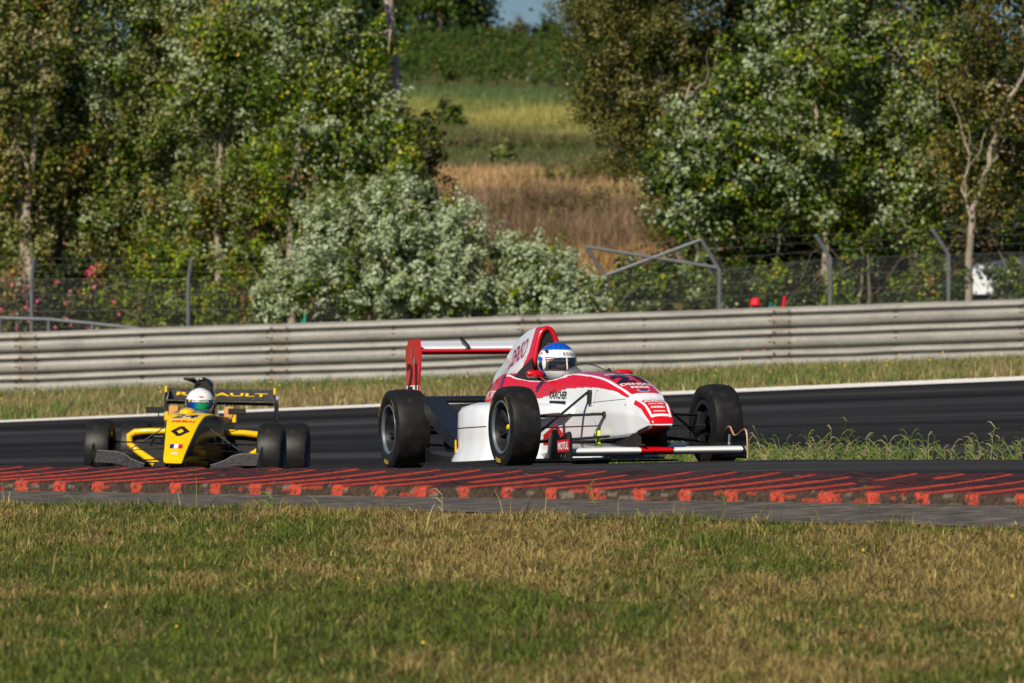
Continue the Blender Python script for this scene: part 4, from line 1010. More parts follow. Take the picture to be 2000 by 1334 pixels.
# ------------------------------------------------------------------ white and red racing car
def white_car():
    C = car_root('racing_car', 'white and red open-wheel racing car with number 21 in the foreground', 'racing car', (.689, 32.21, -.012), math.radians(17.3), .049)
    # control points per half section: top centre, top mid, crease/rim, upper flank, mid flank, low flank, bottom edge, bottom centre
    def S(x, zt, wc, zc, wf, zf, wm, zm, wl, zl, zb_, crown=.006):
        return (x, [(0, zt + crown), (wc * .55, zt + crown * .6), (wc, zc), (wf, zf), (wm, zm), (wl, zl), (wl * .88, zb_), (0, zb_)])
    nose = [S(.955, .285, .060, .280, .064, .276, .064, .270, .062, .264, .262),
            S(.945, .300, .068, .296, .073, .288, .074, .276, .070, .266, .258),
            S(.92, .322, .075, .316, .081, .305, .083, .282, .077, .258, .246),
            S(.81, .402, .090, .396, .098, .372, .103, .32, .094, .245, .222),
            S(.711, .432, .099, .424, .110, .40, .118, .33, .104, .225, .205),
            S(.614, .474, .114, .466, .128, .43, .138, .34, .118, .215, .195),
            S(.414, .533, .130, .524, .150, .48, .165, .35, .140, .205, .185),
            S(.17, .588, .142, .578, .172, .52, .190, .36, .160, .200, .180),
            S(-.05, .614, .154, .603, .192, .54, .215, .36, .185, .195, .175),
            S(-.33, .634, .180, .621, .222, .55, .248, .37, .215, .190, .170, .002)]
    def K(x, zi, wr, zr, wf, zf, wm, zm, wl, zl, zb_):     # with an open top (cockpit): inner floor, inner wall, rim
        return (x, [(0, zi), (wr - .035, zi + .03), (wr, zr), (wf, zf), (wm, zm), (wl, zl), (wl * .9, zb_), (0, zb_)])
    cock = [K(-.48, .60, .200, .612, .236, .55, .262, .37, .232, .15, .12),
            K(-.56, .42, .215, .602, .245, .55, .272, .37, .245, .12, .09),
            K(-.75, .34, .232, .592, .258, .54, .288, .37, .262, .10, .07),
            K(-1.05, .34, .250, .600, .272, .54, .302, .37, .285, .09, .06),
            K(-1.30, .42, .266, .622, .286, .56, .318, .38, .295, .09, .06),
            K(-1.44, .58, .276, .642, .300, .57, .33, .38, .30, .09, .06),
            S(-1.56, .650, .280, .652, .310, .58, .345, .38, .30, .09, .06, .01),
            S(-1.75, .63, .278, .622, .312, .55, .345, .38, .29, .09, .06, .01),
            S(-1.95, .57, .262, .56, .295, .50, .32, .36, .27, .09, .07, .01),
            S(-2.25, .47, .21, .46, .235, .41, .25, .32, .21, .10, .08, .01),
            S(-2.7, .36, .14, .35, .16, .32, .16, .27, .14, .14, .12, .01),
            S(-2.95, .33, .11, .32, .12, .30, .12, .26, .10, .18, .16, .01)]
    keys = nose + cock
    kx = np.array([k[0] for k in sorted(keys, key=lambda k: k[0])])
    wc_tab = sorted([(k[0], k[1][2][0]) for k in keys]); zc_tab = sorted([(k[0], k[1][2][1]) for k in keys])
    WHT = np.array((.82, .855, .92)); RED = np.array((.66, .004, .012)); BLK = np.array((.010, .010, .012)); SHADE_RED = np.array((.045, .014, .015))
    def paint(v):
        x, y, z = v.T; a = np.abs(y); wc = np.interp(x, *zip(*wc_tab)); zc = np.interp(x, *zip(*zc_tab))
        c = np.tile(WHT, (len(v), 1))
        top = (a <= wc * 1.015) & (z > zc - .014)
        th = np.interp(x, [-3, -1.6, -1.4, -1.2, -.8, -.45, -.05, .2, .45, .60, .645], [.6, .22, .18, .155, .125, .105, .078, .056, .027, .024, .0])
        flank_red = (~top) & (z > zc - th) & (x < .645)
        c[flank_red] = RED
        stripe = top & (a > wc - .016) & (x > -.42)
        c[top & (x < .622) & ~stripe] = RED
        inner = top & (x >= .735) & (x < .905) & (a < wc * .74)
        c[inner] = RED
        outer = (x > .925) & (z > .27)
        c[outer] = RED
        c[(~top) & (x > .70) & (z > zc - .026) & (x <= .925)] = RED
        c[top & (x > .70) & (a > wc * .93)] = RED
        c[(z < .262) & (x > .60) & (a < .100) & (z < np.interp(x, [.6, .7, .8, .9, .955], [.20, .222, .243, .262, .268]))] = SHADE_RED  # underside of the nose tip: its shade painted in as dark red
        inside = (x < -.47) & (x > -1.50) & (a < np.interp(x, *zip(*wc_tab)) - .006) & (z < zc - .004)
        c[inside & (z > .3)] = BLK
        c[(x < -1.9) & (z < .16)] = BLK
        c[x < -2.35] = BLK
        rim = (x < -.42) & (x > -1.5) & (np.abs(a - wc) < .012) & (np.abs(z - zc) < .014); c[rim] = WHT
        return c
    body = skin_body('bodywork', keys, 620, paint, M['livery'], C, per=9, rad=.16)
    bv = bvh_of(body)
    # seam between nose cone and tub, panel line
    for zz0, zz1, xa, xb in ((.438, .425, .60, .10),):
        m = MB(); P1 = []
        for t in np.linspace(0, 1, 20):
            x = xa + (xb - xa) * t; z = zz0 + (zz1 - zz0) * t; h = bv.ray_cast(Vector((x, -.6, z)), Vector((0, 1, 0)))
            if h[0]: P1.append(h[0] + Vector((0, -.0005, 0)))
        m.tube(P1, .0018, 5); m.build('panel_seam', M['decal_black'], body)
    def flank_pt(x, z): h = bv.ray_cast(Vector((x, -.6, z)), Vector((0, 1, 0))); return (h[0] + Vector((0, -.0004, 0))) if h[0] else None
    for line in ([(.135, .52), (.128, .44), (.12, .36), (.125, .28), (.13, .22)], [(-.36, .53), (-.37, .45), (-.37, .43)], [(-1.28, .60), (-1.30, .54), (-1.31, .48)]):
        P1 = [flank_pt(x, z) for x, z in line]; P1 = [p for p in P1 if p is not None]
        m = MB(); m.tube(P1, .0012, 5); m.build('panel_seam', M['decal_black'], body)
    m = MB()
    for x, z in ((.16, .50), (.17, .25), (.60, .40), (.10, .24), (-.10, .545), (.09, .40)):
        p = flank_pt(x, z)
        if p is not None: m.lathe_y([(0, -.001), (.006, -.001), (.006, .002)], p, 10)
    m.build('fasteners', M['decal_black'], body, smooth=0)
    # ---- airbox and engine cover
    def A(x, zt, w1, z1, w2, z2, w3, z3, zb_): return (x, [(0, zt), (w1, zt - .008), (w1 * 1.35, z1), (w2, z2), (w3, z3), (w3, zb_), (0, zb_)])
    air = [A(-1.47, .962, .030, .925, .078, .80, .105, .69, .60), A(-1.50, .975, .034, .935, .082, .81, .112, .70, .60), A(-1.60, .976, .034, .94, .086, .81, .125, .70, .58),
           A(-1.75, .967, .030, .93, .086, .80, .135, .69, .55), A(-1.95, .934, .026, .90, .078, .77, .135, .66, .50), A(-2.11, .892, .024, .86, .070, .73, .125, .62, .46),
           A(-2.255, .832, .022, .80, .062, .69, .11, .58, .42), A(-2.42, .753, .02, .725, .055, .63, .09, .53, .38), A(-2.62, .68, .018, .65, .045, .55, .07, .46, .34), A(-2.85, .56, .014, .53, .035, .46, .05, .40, .30)]
    def apaint(v):
        x, y, z = v.T; c = np.tile(WHT * np.array((.97, .99, 1.0)), (len(v), 1))
        red = (x > -1.60 - np.clip(.80 - z, 0, .3) * .35) | (z < .655 + np.clip(-x - 1.7, 0, 1) * -.18)
        c[red] = RED; c[(x > -1.53)] = RED * 1.05
        c[x < -2.66] = BLK
        return c
    cover = skin_body('engine_cover', air, 220, apaint, M['livery'], C, per=7, rad=.32)
    # intake mouth: red tubular hoop with a black hole
    hoop = [(-1.462, s * w, z) for s, w, z in [(-1, .112, .60), (-1, .100, .70), (-1, .082, .80), (-1, .063, .88), (-1, .044, .930), (-1, .022, .953), (1, 0, .960), (1, .022, .953), (1, .044, .930), (1, .063, .88), (1, .082, .80), (1, .100, .70), (1, .112, .60)]]
    m = MB(); m.tube(hoop, .019, 12); m.build('roll_hoop_rim', M['red'], C)
    mo = MB(); mo.prism([(y, z) for (_, y, z) in hoop], 'x', -1.482, -1.464); mo.build('intake_mouth', M['matteblack'], C, smooth=0)
    pf = MB(); pf.prism([(-.012, .66), (.02, .70), (.026, .80), (.012, .86), (-.006, .80)], 'x', -1.463, -1.452); pf.build('intake_divider', plain('beige_panel', (.22, .18, .11), .6), C)
    hp = MB()                                             # black padding round the helmet
    for s in (-1, 1):
        hp.loft([[(-1.46, s * .11, .60), (-1.46, s * .245, .62), (-1.46, s * .21, .665), (-1.46, s * .11, .76)], [(-1.30, s * .15, .56), (-1.30, s * .25, .60), (-1.30, s * .22, .64), (-1.30, s * .16, .69)], [(-1.12, s * .17, .54), (-1.12, s * .235, .58), (-1.12, s * .225, .60), (-1.12, s * .18, .60)]])
    hp.box((-1.475, 0, .66), (.03, .20, .20)); hp.build('headrest', M['matteblack'], C)
    av = bvh_of(cover)
    lettering('DENSO', .40, .135, (-1.87, -.09, .795), (1, 0, .22), (0, -.12, 1), M['decal_crimson'], cover, av, bold=.008, shear=.15)
    v, f = disc(); decal('badge', v, f, .05, .05, (-1.625, -.1, .755), (1, 0, 0), (0, -.1, 1), M['decal_white'], cover, av)
    lettering('S', .025, .036, (-1.625, -.1, .755), (1, 0, 0), (0, -.1, 1), M['decal_crimson'], cover, av, off=.005)
    # ---- lettering on the nose and the flank
    def nose_text(s, x, w, h, mat, bold=.012, nm='lettering', off=.003, sub=1):
        zc = np.interp(x, *zip(*zc_tab)); sl = (np.interp(x + .05, *zip(*zc_tab)) - np.interp(x - .05, *zip(*zc_tab))) / .1
        return lettering(s, w, h, (x, 0, zc), (0, 1, 0), (-1, 0, -sl), mat, body, bv, bold, 0, off, nm, sub)
    nose_text('21', .268, .215, .22, M['decal_black'], .05); nose_text('DENSO', .42, .205, .058, M['decal_white'], .02); nose_text('KDDI', .50, .12, .045, M['decal_white'], .05)
    for nm, ww, hh, x, mt, of in (('badge', .085, .058, .572, M['decal_white'], .003), ('badge', .072, .046, .572, M['decal_blue'], .005)):
        zc = np.interp(x, *zip(*zc_tab)); v, f = disc(); decal(nm, v, f, ww, hh, (x, 0, zc), (0, 1, 0), (-1, 0, .45), mt, body, bv, of, 2)
    v, f = SQ; decal('sticker', v, f, .20, .045, (.085, 0, .60), (0, 1, 0), (-1, 0, .12), plain('pale_blue_sticker', (.40, .55, .68), .4), body, bv, .003, 3)
    lettering('elf', .08, .03, (.085, 0, .60), (0, 1, 0), (-1, 0, .12), M['decal_blue'], body, bv, .02, 0, .005)
    nose_text('MAGNETI', .748, .11, .016, M['decal_white'], .03); nose_text('MARELLI', .775, .125, .030, M['decal_white'], .04)
    nose_text('GAZ & CEMS', .815, .10, .018, M['decal_white'], .02); nose_text('SODEMO', .848, .095, .020, M['decal_white'], .04); nose_text('MICHELIN', .882, .080, .013, M['decal_white'], .04)
    def flank(s, x, z, w, h, mat, y=-.6, bold=.02, right=(1, 0, 0), shear=0, tgt=None, par=None): return lettering(s, w, h, (x, -.24, z), right, (0, 0, 1), mat, par or body, tgt or bv, bold, shear)
    flank('KÄRCHER', -.46, .490, .29, .062, M['decal_black'], bold=.02, right=(1, 0, -.03))
    v, f = SQ; decal('stripe', v, f, .27, .022, (-.46, -.24, .434), (1, 0, -.03), (0, 0, 1), M['decal_black'], body, bv, .003, 3)
    # ---- sidepods
    def pod(s):
        def Q(x, yi, yo, zt, zm, lip, zb_): return [(x, s * yi, zt + .01), (x, s * (yo * .75 + yi * .25), zt + .008), (x, s * (yo - .03), zt - .012), (x, s * yo, zm), (x, s * (yo + .006), .24), (x, s * (yo + .004), .15), (x, s * lip, zb_ + .012), (x, s * lip, zb_), (x, s * yi, zb_)]
        secs = [Q(-.82, .22, .56, .40, .34, .58, .06), Q(-.95, .22, .60, .425, .37, .63, .055), Q(-1.15, .22, .62, .44, .39, .66, .052), Q(-1.40, .22, .62, .445, .40, .675, .05), Q(-1.58, .20, .612, .435, .385, .665, .05), Q(-1.66, .2, .57, .43, .37, .60, .05), Q(-1.80, .18, .46, .42, .36, .48, .06), Q(-2.1, .12, .30, .38, .32, .31, .07)]
        m = MB()
        # refine along x
        S2 = []
        for a, b in zip(secs[:-1], secs[1:]):
            for t in (0, .34, .67): S2.append([tuple(np.array(p) * (1 - t) + np.array(q) * t) for p, q in zip(a, b)])
        S2.append(secs[-1]); m.loft(S2)
        o = m.build('sidepod', M['white'], C, smooth=40)
        g = MB(); g.tube([(x, s * (y + .0005), z) for x, y, z in ((-.95, .606, .285), (-1.15, .626, .283), (-1.40, .626, .281), (-1.58, .618, .279), (-1.655, .58, .278))], .0025, 5); g.build('panel_seam', M['decal_black'], o)
        i = MB(); i.prism([(s * .30, .12), (s * .53, .12), (s * .52, .36), (s * .30, .38)], 'x', -.825, -.812); i.build('radiator_inlet', M['matteblack'], o, smooth=0)
        # shoulder fairing along the tub in front of the pod
        fr = MB(); ring = lambda x, w, z, h: [(x, s * .20, z + h), (x, s * (.24 + w * .6), z + h), (x, s * (.24 + w), z + h * .35), (x, s * (.24 + w), z - h * .4), (x, s * .22, z - h * .6)]
        fr.loft([ring(-.83, .12, .36, .075), ring(-.55, .085, .36, .07), ring(-.32, .05, .365, .055), ring(-.20, .012, .37, .03)])
        fr.build('shoulder_fairing', M['white'], C, smooth=50)
        tv = MB(); tv.prism([(-.62, .15), (-.62, .22), (-.36, .285), (-.14, .19), (-.10, .15)], 'y', s * .30 - .006, s * .30 + .006); tv.build('turning_vane', M['red'], C, smooth=0)
        return o
    pr = pod(-1); pod(1)
    bp = bvh_of(body)
    lettering('RENAULT', .19, .058, (-1.86, -.33, .508), (1, 0, .0), (0, 0, 1), M['decal_white'], body, bp, -.005); lettering('SPORT', .15, .052, (-1.67, -.34, .512), (1, 0, .0), (0, 0, 1), M['decal_white'], body, bp, .02)
    y_ = MB(); y_.prism([(-1.60, .10), (-1.575, .10), (-1.58, .20), (-1.60, .19)], 'y', -.634, -.628); y_.build('yellow_sticker', M['decal_yellow'], pr, smooth=0)
    # small dark vents and badge on the red shoulder
    for x, w, h, mt in ((-1.53, .028, .085, M['decal_blue']), (-1.58, .018, .085, plain('olive_sticker', (.10, .12, .01), .5))):
        v, f = SQ; decal('sticker', v, f, w, h, (x, -.3, .60), (1, 0, 0), (0, 0, 1), mt, body, bp, .003, 2)
    # ---- floor, splitter, rear deck
    m = MB(); m.prism([(-.62, -.64), (-.62, .64), (-.9, .67), (-2.36, .67), (-2.36, .46), (-3.0, .46), (-3.0, -.46), (-2.36, -.46), (-2.36, -.67), (-.9, -.67)], 'z', .032, .046); m.build('floor', M['black'], C, smooth=0)
    m = MB(); m.prism([(.12, -.20), (.12, .20), (.02, .33), (-.62, .50), (-.62, -.50), (.02, -.33)], 'z', .048, .062); m.prism([(.16, -.14), (.16, .14), (-.6, .25), (-.6, -.25)], 'z', .062, .10); sp = m.build('splitter', M['darkpanel'], C, smooth=0)
    m = MB(); m.prism([(.135, -.21), (.135, .21), (.03, .345), (-.13, .385), (-.13, -.385), (.03, -.345)], 'z', .0635, .070); m.build('splitter_edge', M['white'], sp, smooth=0)
    # rear: gearbox, deflectors ahead of the rear wheels, lower beam
    m = MB(); m.box((-2.55, 0, .24), (.7, .22, .22), bev=.03); m.box((-2.95, 0, .26), (.25, .16, .18), bev=.03); m.build('gearbox', M['black'], C)
    for s in (-1, 1):
        secs = []
        for t in np.linspace(0, 1, 14):                    # curved dark panel sweeping up in front of the rear tyre
            x = -1.72 - .58 * t; z0 = .12 + .27 * t ** 1.8; z1 = .17 + .33 * t ** 1.1; yo = s * (.54 + .10 * t); yi = s * (.28 + .22 * t)
            secs.append([(x, yi, z0 - .01), (x, yo, z0), (x - .02, yo + s * .01, z1), (x - .03, yi, z1)])
        m = MB(); m.loft(secs); m.build('wheel_deflector', M['darkpanel'], C, smooth=40)
        m = MB(); m.prism([(-1.66, .05), (-1.66, .08), (-2.2, .11), (-2.36, .16), (-2.36, .05)], 'y', s * .62 - .004, s * .62 + .004); m.build('floor_fence', M['black'], C, smooth=0)
        m = MB(); m.box((-2.05, s * .36, .17), (.5, .3, .10), bev=.02); m.build('side_duct', M['darkpanel'], C)
    m = MB(); m.prism(airfoil(-2.92, -3.16, .05, .49, -.01), 'y', -.46, .46); m.build('lower_rear_wing', M['black'], C)
    for s in (-1, 1):
        rod(C, 'suspension_arm', (-2.65, s * .60, .38), (-2.35, s * .12, .36)); rod(C, 'suspension_arm', (-2.65, s * .60, .38), (-2.85, s * .10, .36)); rod(C, 'suspension_arm', (-2.65, s * .60, .18), (-2.30, s * .12, .15)); rod(C, 'suspension_arm', (-2.68, s * .60, .18), (-2.9, s * .1, .15))
        m = MB(); m.tube([(-2.65, s * .12, .27), (-2.65, s * .58, .28)], .03, 10); m.build('drive_shaft', M['black'], C)
    # ---- rear wing
    rw = MB(); rw.prism(airfoil(-3.02, -3.24, .035, .845, .012, tilt=.015), 'y', -.445, .445); main = rw.build('rear_wing_plane', M['red'], C)
    rf = MB(); rf.prism(airfoil(-3.16, -3.36, .026, .868, .006, tilt=.058), 'y', -.445, .445); rf.build('rear_wing_flap', M['white'], C)
    for s in (-1, 1):
        ep = MB(); ep.prism([(-3.05, .935), (-3.33, .935), (-3.355, .90), (-3.40, .895), (-3.395, .64), (-3.385, .56), (-3.20, .44), (-2.98, .44), (-3.10, .56), (-3.04, .72), (-3.02, .82)], 'y', s * .452 - .006, s * .452 + .006); e = ep.build('endplate', M['red'], C, smooth=0)
        b = MB(); b.prism([(-3.388, .562), (-3.385, .605), (-3.083, .605), (-3.10, .562)], 'y', s * .459 - .001, s * .459 + .001); b.build('white_band', M['decal_white'], e, smooth=0)
        if s < 0:
            lettering('21', .25, .20, (-3.235, -.460, .665), (1, 0, 0), (0, 0, 1), M['decal_black'], e, None, .012, 0, .003)
            for (x, z, a, w) in ((-3.24, .84, .03, .09), (-3.16, .78, .045, .055)):
                v, f = disc(); decal('badge', v, f, a, w, (x, -.460, z), (1, 0, 0), (0, 0, 1), M['silver'], e, None, .002, 0)
    m = MB(); m.prism([(-3.12, .885), (-3.16, .90), (-3.31, .955), (-3.31, .94), (-3.18, .86), (-3.10, .86)], 'y', -.075, -.055); m.build('flap_bracket', M['black'], C, smooth=0)
    # ---- front wing
    for (a, b, mt, nm) in ((-.585, -.110, M['white'], 'front_wing_plane'), (-.110, .110, M['red'], 'nose_wing_section'), (.110, .585, M['white'], 'front_wing_plane')):
        m = MB(); m.prism(airfoil(.845, .56, .052, .100, .004, tilt=.012), 'y', a + .0015, b - .0015); m.build(nm, mt if 'nose' in nm else M['wing_silver'], C)
    m = MB(); m.prism(airfoil(.745, .44, .020, .118, .004, tilt=.035), 'y', -.583, -.112); m.prism(airfoil(.745, .44, .020, .118, .004, tilt=.035), 'y', .112, .583); fl = m.build('front_wing_flap', M['darkpanel'], C)
    for s in (-1, 1):
        m = MB(); m.prism([(.86, .135), (.45, .20), (.45, .125), (.66, .128)], 'y', s * .092 - .010, s * .092 + .010); m.build('wing_pylon', M['matteblack'], C, smooth=0)
        m = MB(); m.prism([(.72, .12), (.72, .215), (.42, .20), (.30, .19), (.34, .12)], 'y', s * .088 - .02, s * .088 + .02); m.build('nose_strut', M['matteblack'], C, smooth=0)
        pts = [(.37, .055), (.41, .10), (.455, .175), (.50, .232), (.535, .250), (.57, .247), (.60, .222), (.63, .198), (.66, .190), (.72, .200), (.79, .222), (.84, .230), (.868, .222), (.884, .19), (.890, .12), (.888, .040)]
        m = MB(); m.prism(pts, 'y', s * .597 - .006, s * .597 + .006); e = m.build('front_endplate', M['gloss_black'], C, smooth=0)
        edge = MB(); edge.tube([(x, s * .597, z) for x, z in (pts[3:] if s > 0 else pts[:4])], .0065 if s > 0 else .004, 6); edge.build('edge_trim', plain('copper_edge', (.42, .25, .17), .5), e)
        if s < 0:
            v, f = SQ; decal('sticker', v, f, .25, .078, (.745, -.604, .140), (1, 0, .02), (0, 0, 1), M['decal_red'], e, None, .002, 0)
            lettering('MOTUL', .215, .050, (.745, -.604, .140), (1, 0, .02), (0, 0, 1), M['decal_white'], e, None, .02, 0, .004)
            m = MB(); m.prism([(.40, .06), (.425, .06), (.49, .215), (.475, .22)], 'y', -.612, -.6045); m.build('metal_clip', M['silver'], e, smooth=0)
        else:
            m = MB(); m.box((.55, .586, .13), (.06, .008, .03), bev=.003); m.tube([(.56, .588, .14), (.575, .588, .20)], .006, 6); m.build('metal_clip', M['silver'], e)
        for dx, z in ((.70, .075), (.78, .072)):
            v, f = disc(10); decal('bolt', v, f, .02, .02, (dx, s * .604, z), (1 if s < 0 else -1, 0, 0), (0, 0, 1), M['silver'], e, None, .002, 0)
    # ---- wheels and suspension
    rr = {}
    for s in (-1, 1):
        wheel(C, (0, s * .70, .27), .27, .205, s, steer=.04, capmat=M['decal_yellow'])
        wheel(C, (-2.65, s * .692, .285), .285, .245, s, capmat=M['decal_yellow'])
        rod(C, 'suspension_arm', (-.02, s * .60, .335), (.30, s * .185, .345), .018); rod(C, 'suspension_arm', (-.02, s * .60, .335), (-.36, s * .25, .36), .018)
        rod(C, 'suspension_arm', (0, s * .60, .165), (.31, s * .15, .20), .018); rod(C, 'suspension_arm', (0, s * .60, .165), (-.42, s * .24, .20), .018)
        rod(C, 'pushrod', (.0, s * .585, .19), (.068, s * .215, .492), .017); rod(C, 'steering_rod', (.07, s * .60, .26), (.20, s * .18, .27), .009)
        m = MB(); m.prism([(.052, .415), (.082, .415), (.076, .49), (.066, .508), (.058, .49)], 'y', s * .165, s * .216); m.build('pushrod_slot', M['matteblack'], C, smooth=0)
        m = MB(); m.box((.30, s * .175, .345), (.035, .03, .035), bev=.006); m.tube([(.30, s * .18, .345), (.24, s * .25, .345)], .010, 8); m.build('suspension_joint', M['bronze'], C)
        m = MB(); m.box((0, s * .59, .25), (.09, .06, .22), bev=.02); m.lathe_y([(0, s * .03), (.05, s * .03), (.05, -s * .03), (0, -s * .03)], (0, s * .58, .25), 20); m.build('upright', M['black'], C)
    for x, z in ((.285, .22), (.30, .22)):
        pass
    m = MB(); m.prism([(.20, .145), (.185, .235), (.235, .24), (.25, .15)], 'y', -.205, -.190); m.build('tow_strap', M['hiviz'], C, smooth=0)
    m = MB(); m.tube([(.235, -.207, .245), (.215, -.210, .20), (.245, -.207, .15)], .004, 6); m.build('tow_cord', M['black'], C)
    # ---- mirrors, windscreen, steering wheel
    for s in (-1, 1):
        m = MB(); m.box((-.76, s * .315, .632), (.055, .115, .050), bev=.014); mi = m.build('mirror', M['red'], C, smooth=50)
        g = MB(); g.box((-.789, s * .315, .632), (.004, .098, .038)); g.build('mirror_glass', M['silver'], mi)
        rod(mi, 'mirror_stalk', (-.76, s * .285, .615), (-.72, s * .235, .575), .008, M['red'])
    secs = []
    for x, w, h in ((-.30, .06, .005), (-.38, .105, .022), (-.46, .135, .045), (-.55, .155, .062), (-.62, .165, .068)):
        secs.append([(x, w * math.cos(a), .628 + h * math.sin(a) - .02 * abs(math.cos(a))) for a in np.linspace(0, math.pi, 15)])
    m = MB(); m.loft(secs, closed=False, caps=False); sc = m.build('windscreen', M['screen'], C)
    m = MB(); m.tube([(-.621, .165 * math.cos(a), .628 + .068 * math.sin(a) - .02 * abs(math.cos(a))) for a in np.linspace(0, math.pi, 15)], .004, 6); m.build('screen_edge', M['black'], sc)
    m = MB(); m.tube([(-.69, .12 * math.cos(a), .50 + .10 * math.sin(a)) for a in np.linspace(0, 2 * math.pi, 25)], .014, 8); m.tube([(-.69, -.11, .50), (-.69, .11, .50)], .018, 6); m.build('steering_wheel', M['black'], C)
    m = MB(); m.tube([(-.55, .12, .625), (-.45, .11, .65), (-.40, .10, .635)], .012, 8); m.build('screen_clip', M['black'], C)
    # ---- driver
    HB_, HW = np.array((.005, .09, .55)), np.array((.85, .85, .86))
    def hp_(P, D):
        x, y, z = P.T; c = np.tile(HW, (len(P), 1))
        c[z > .083 - .10 * np.clip(-x - .02, 0, 1) + .02 * np.clip(x, 0, 1)] = HB_
        c[(z > .10) & (np.abs(((np.arctan2(y, x) * 4) % 1.6) - .8) < .10)] = np.array((.002, .02, .25))
        sd = (np.abs(y) > .06)
        c[sd & (x > -.02) & (x < .022) & (z < .03)] = HB_
        c[sd & (x > -.12) & (x < .0) & (z < .035) & (z > .008)] = HB_ * 1.1
        c[sd & (z < -.10)] = np.where((x[sd & (z < -.10)] > .08)[:, None], HW, HW)
        c[(z > .078) & (z < .086) & (x < .06)] = np.array((.3, .3, .3))
        return c
    loc = (-1.245, 0, .722)
    d, ho, vo, Rm = driver(C, 'racing driver in a white and blue helmet sitting in the white car', loc, hp_, M['visor'], (0, .05, .18), M['greycloth'])
    hb = bvh_of(ho)
    RmV = lambda v: Rm @ Vector(v)
    P0 = Vector(loc)
    lettering('ESSE', .085, .022, P0 + RmV((.14, .015, .058)), RmV((0, 1, 0)), RmV((-.4, 0, 1)), M['decal_black'], ho, hb, .0, 0, .004)
    lettering('X', .022, .022, P0 + RmV((.13, .075, .058)), RmV((-.35, 1, 0)), RmV((-.4, 0, 1)), M['decal_red'], ho, hb, .03, 0, .004)
    lettering('IOUX', .045, .016, P0 + RmV((-.01, -.12, .062)), RmV((1, -.05, 0)), RmV((0, .2, 1)), M['decal_black'], ho, hb, .0, .2, .004)
    vb_ = bvh_of(vo)
    v, f = disc(); decal('sticker', v, f, .05, .022, P0 + RmV((.09, -.105, .018)), RmV((.75, -.6, 0)), RmV((0, 0, 1)), M['decal_white'], vo, vb_, .003, 2)
    v, f = disc(); decal('sticker', v, f, .03, .010, P0 + RmV((.09, -.105, .018)), RmV((.75, -.6, 0)), RmV((0, 0, 1)), M['decal_red'], vo, vb_, .005, 2)
    v, f = SQ; decal('reflective_strip', v, f, .010, .085, P0 + RmV((.14, -.01, -.010)), RmV((0, 1, 0)), RmV((0, 0, 1)), M['decal_white'], vo, vb_, .004, 3)
    m = MB(); m.box(P0 + Vector((.08, -.10, .075)), (.03, .02, .014), bev=.004); m.build('helmet_vent', M['black'], ho)
    return C
M['wing_silver'] = plain('polished_wing_white', (.80, .81, .82), .25, .1, coat=.6, var=.03)
M['gloss_black'] = plain('gloss_black_panel', (.006, .008, .009), .12, coat=1, var=.3)
M['bronze'] = plain('bronze_joint', (.07, .05, .035), .5, .6)
white_car()

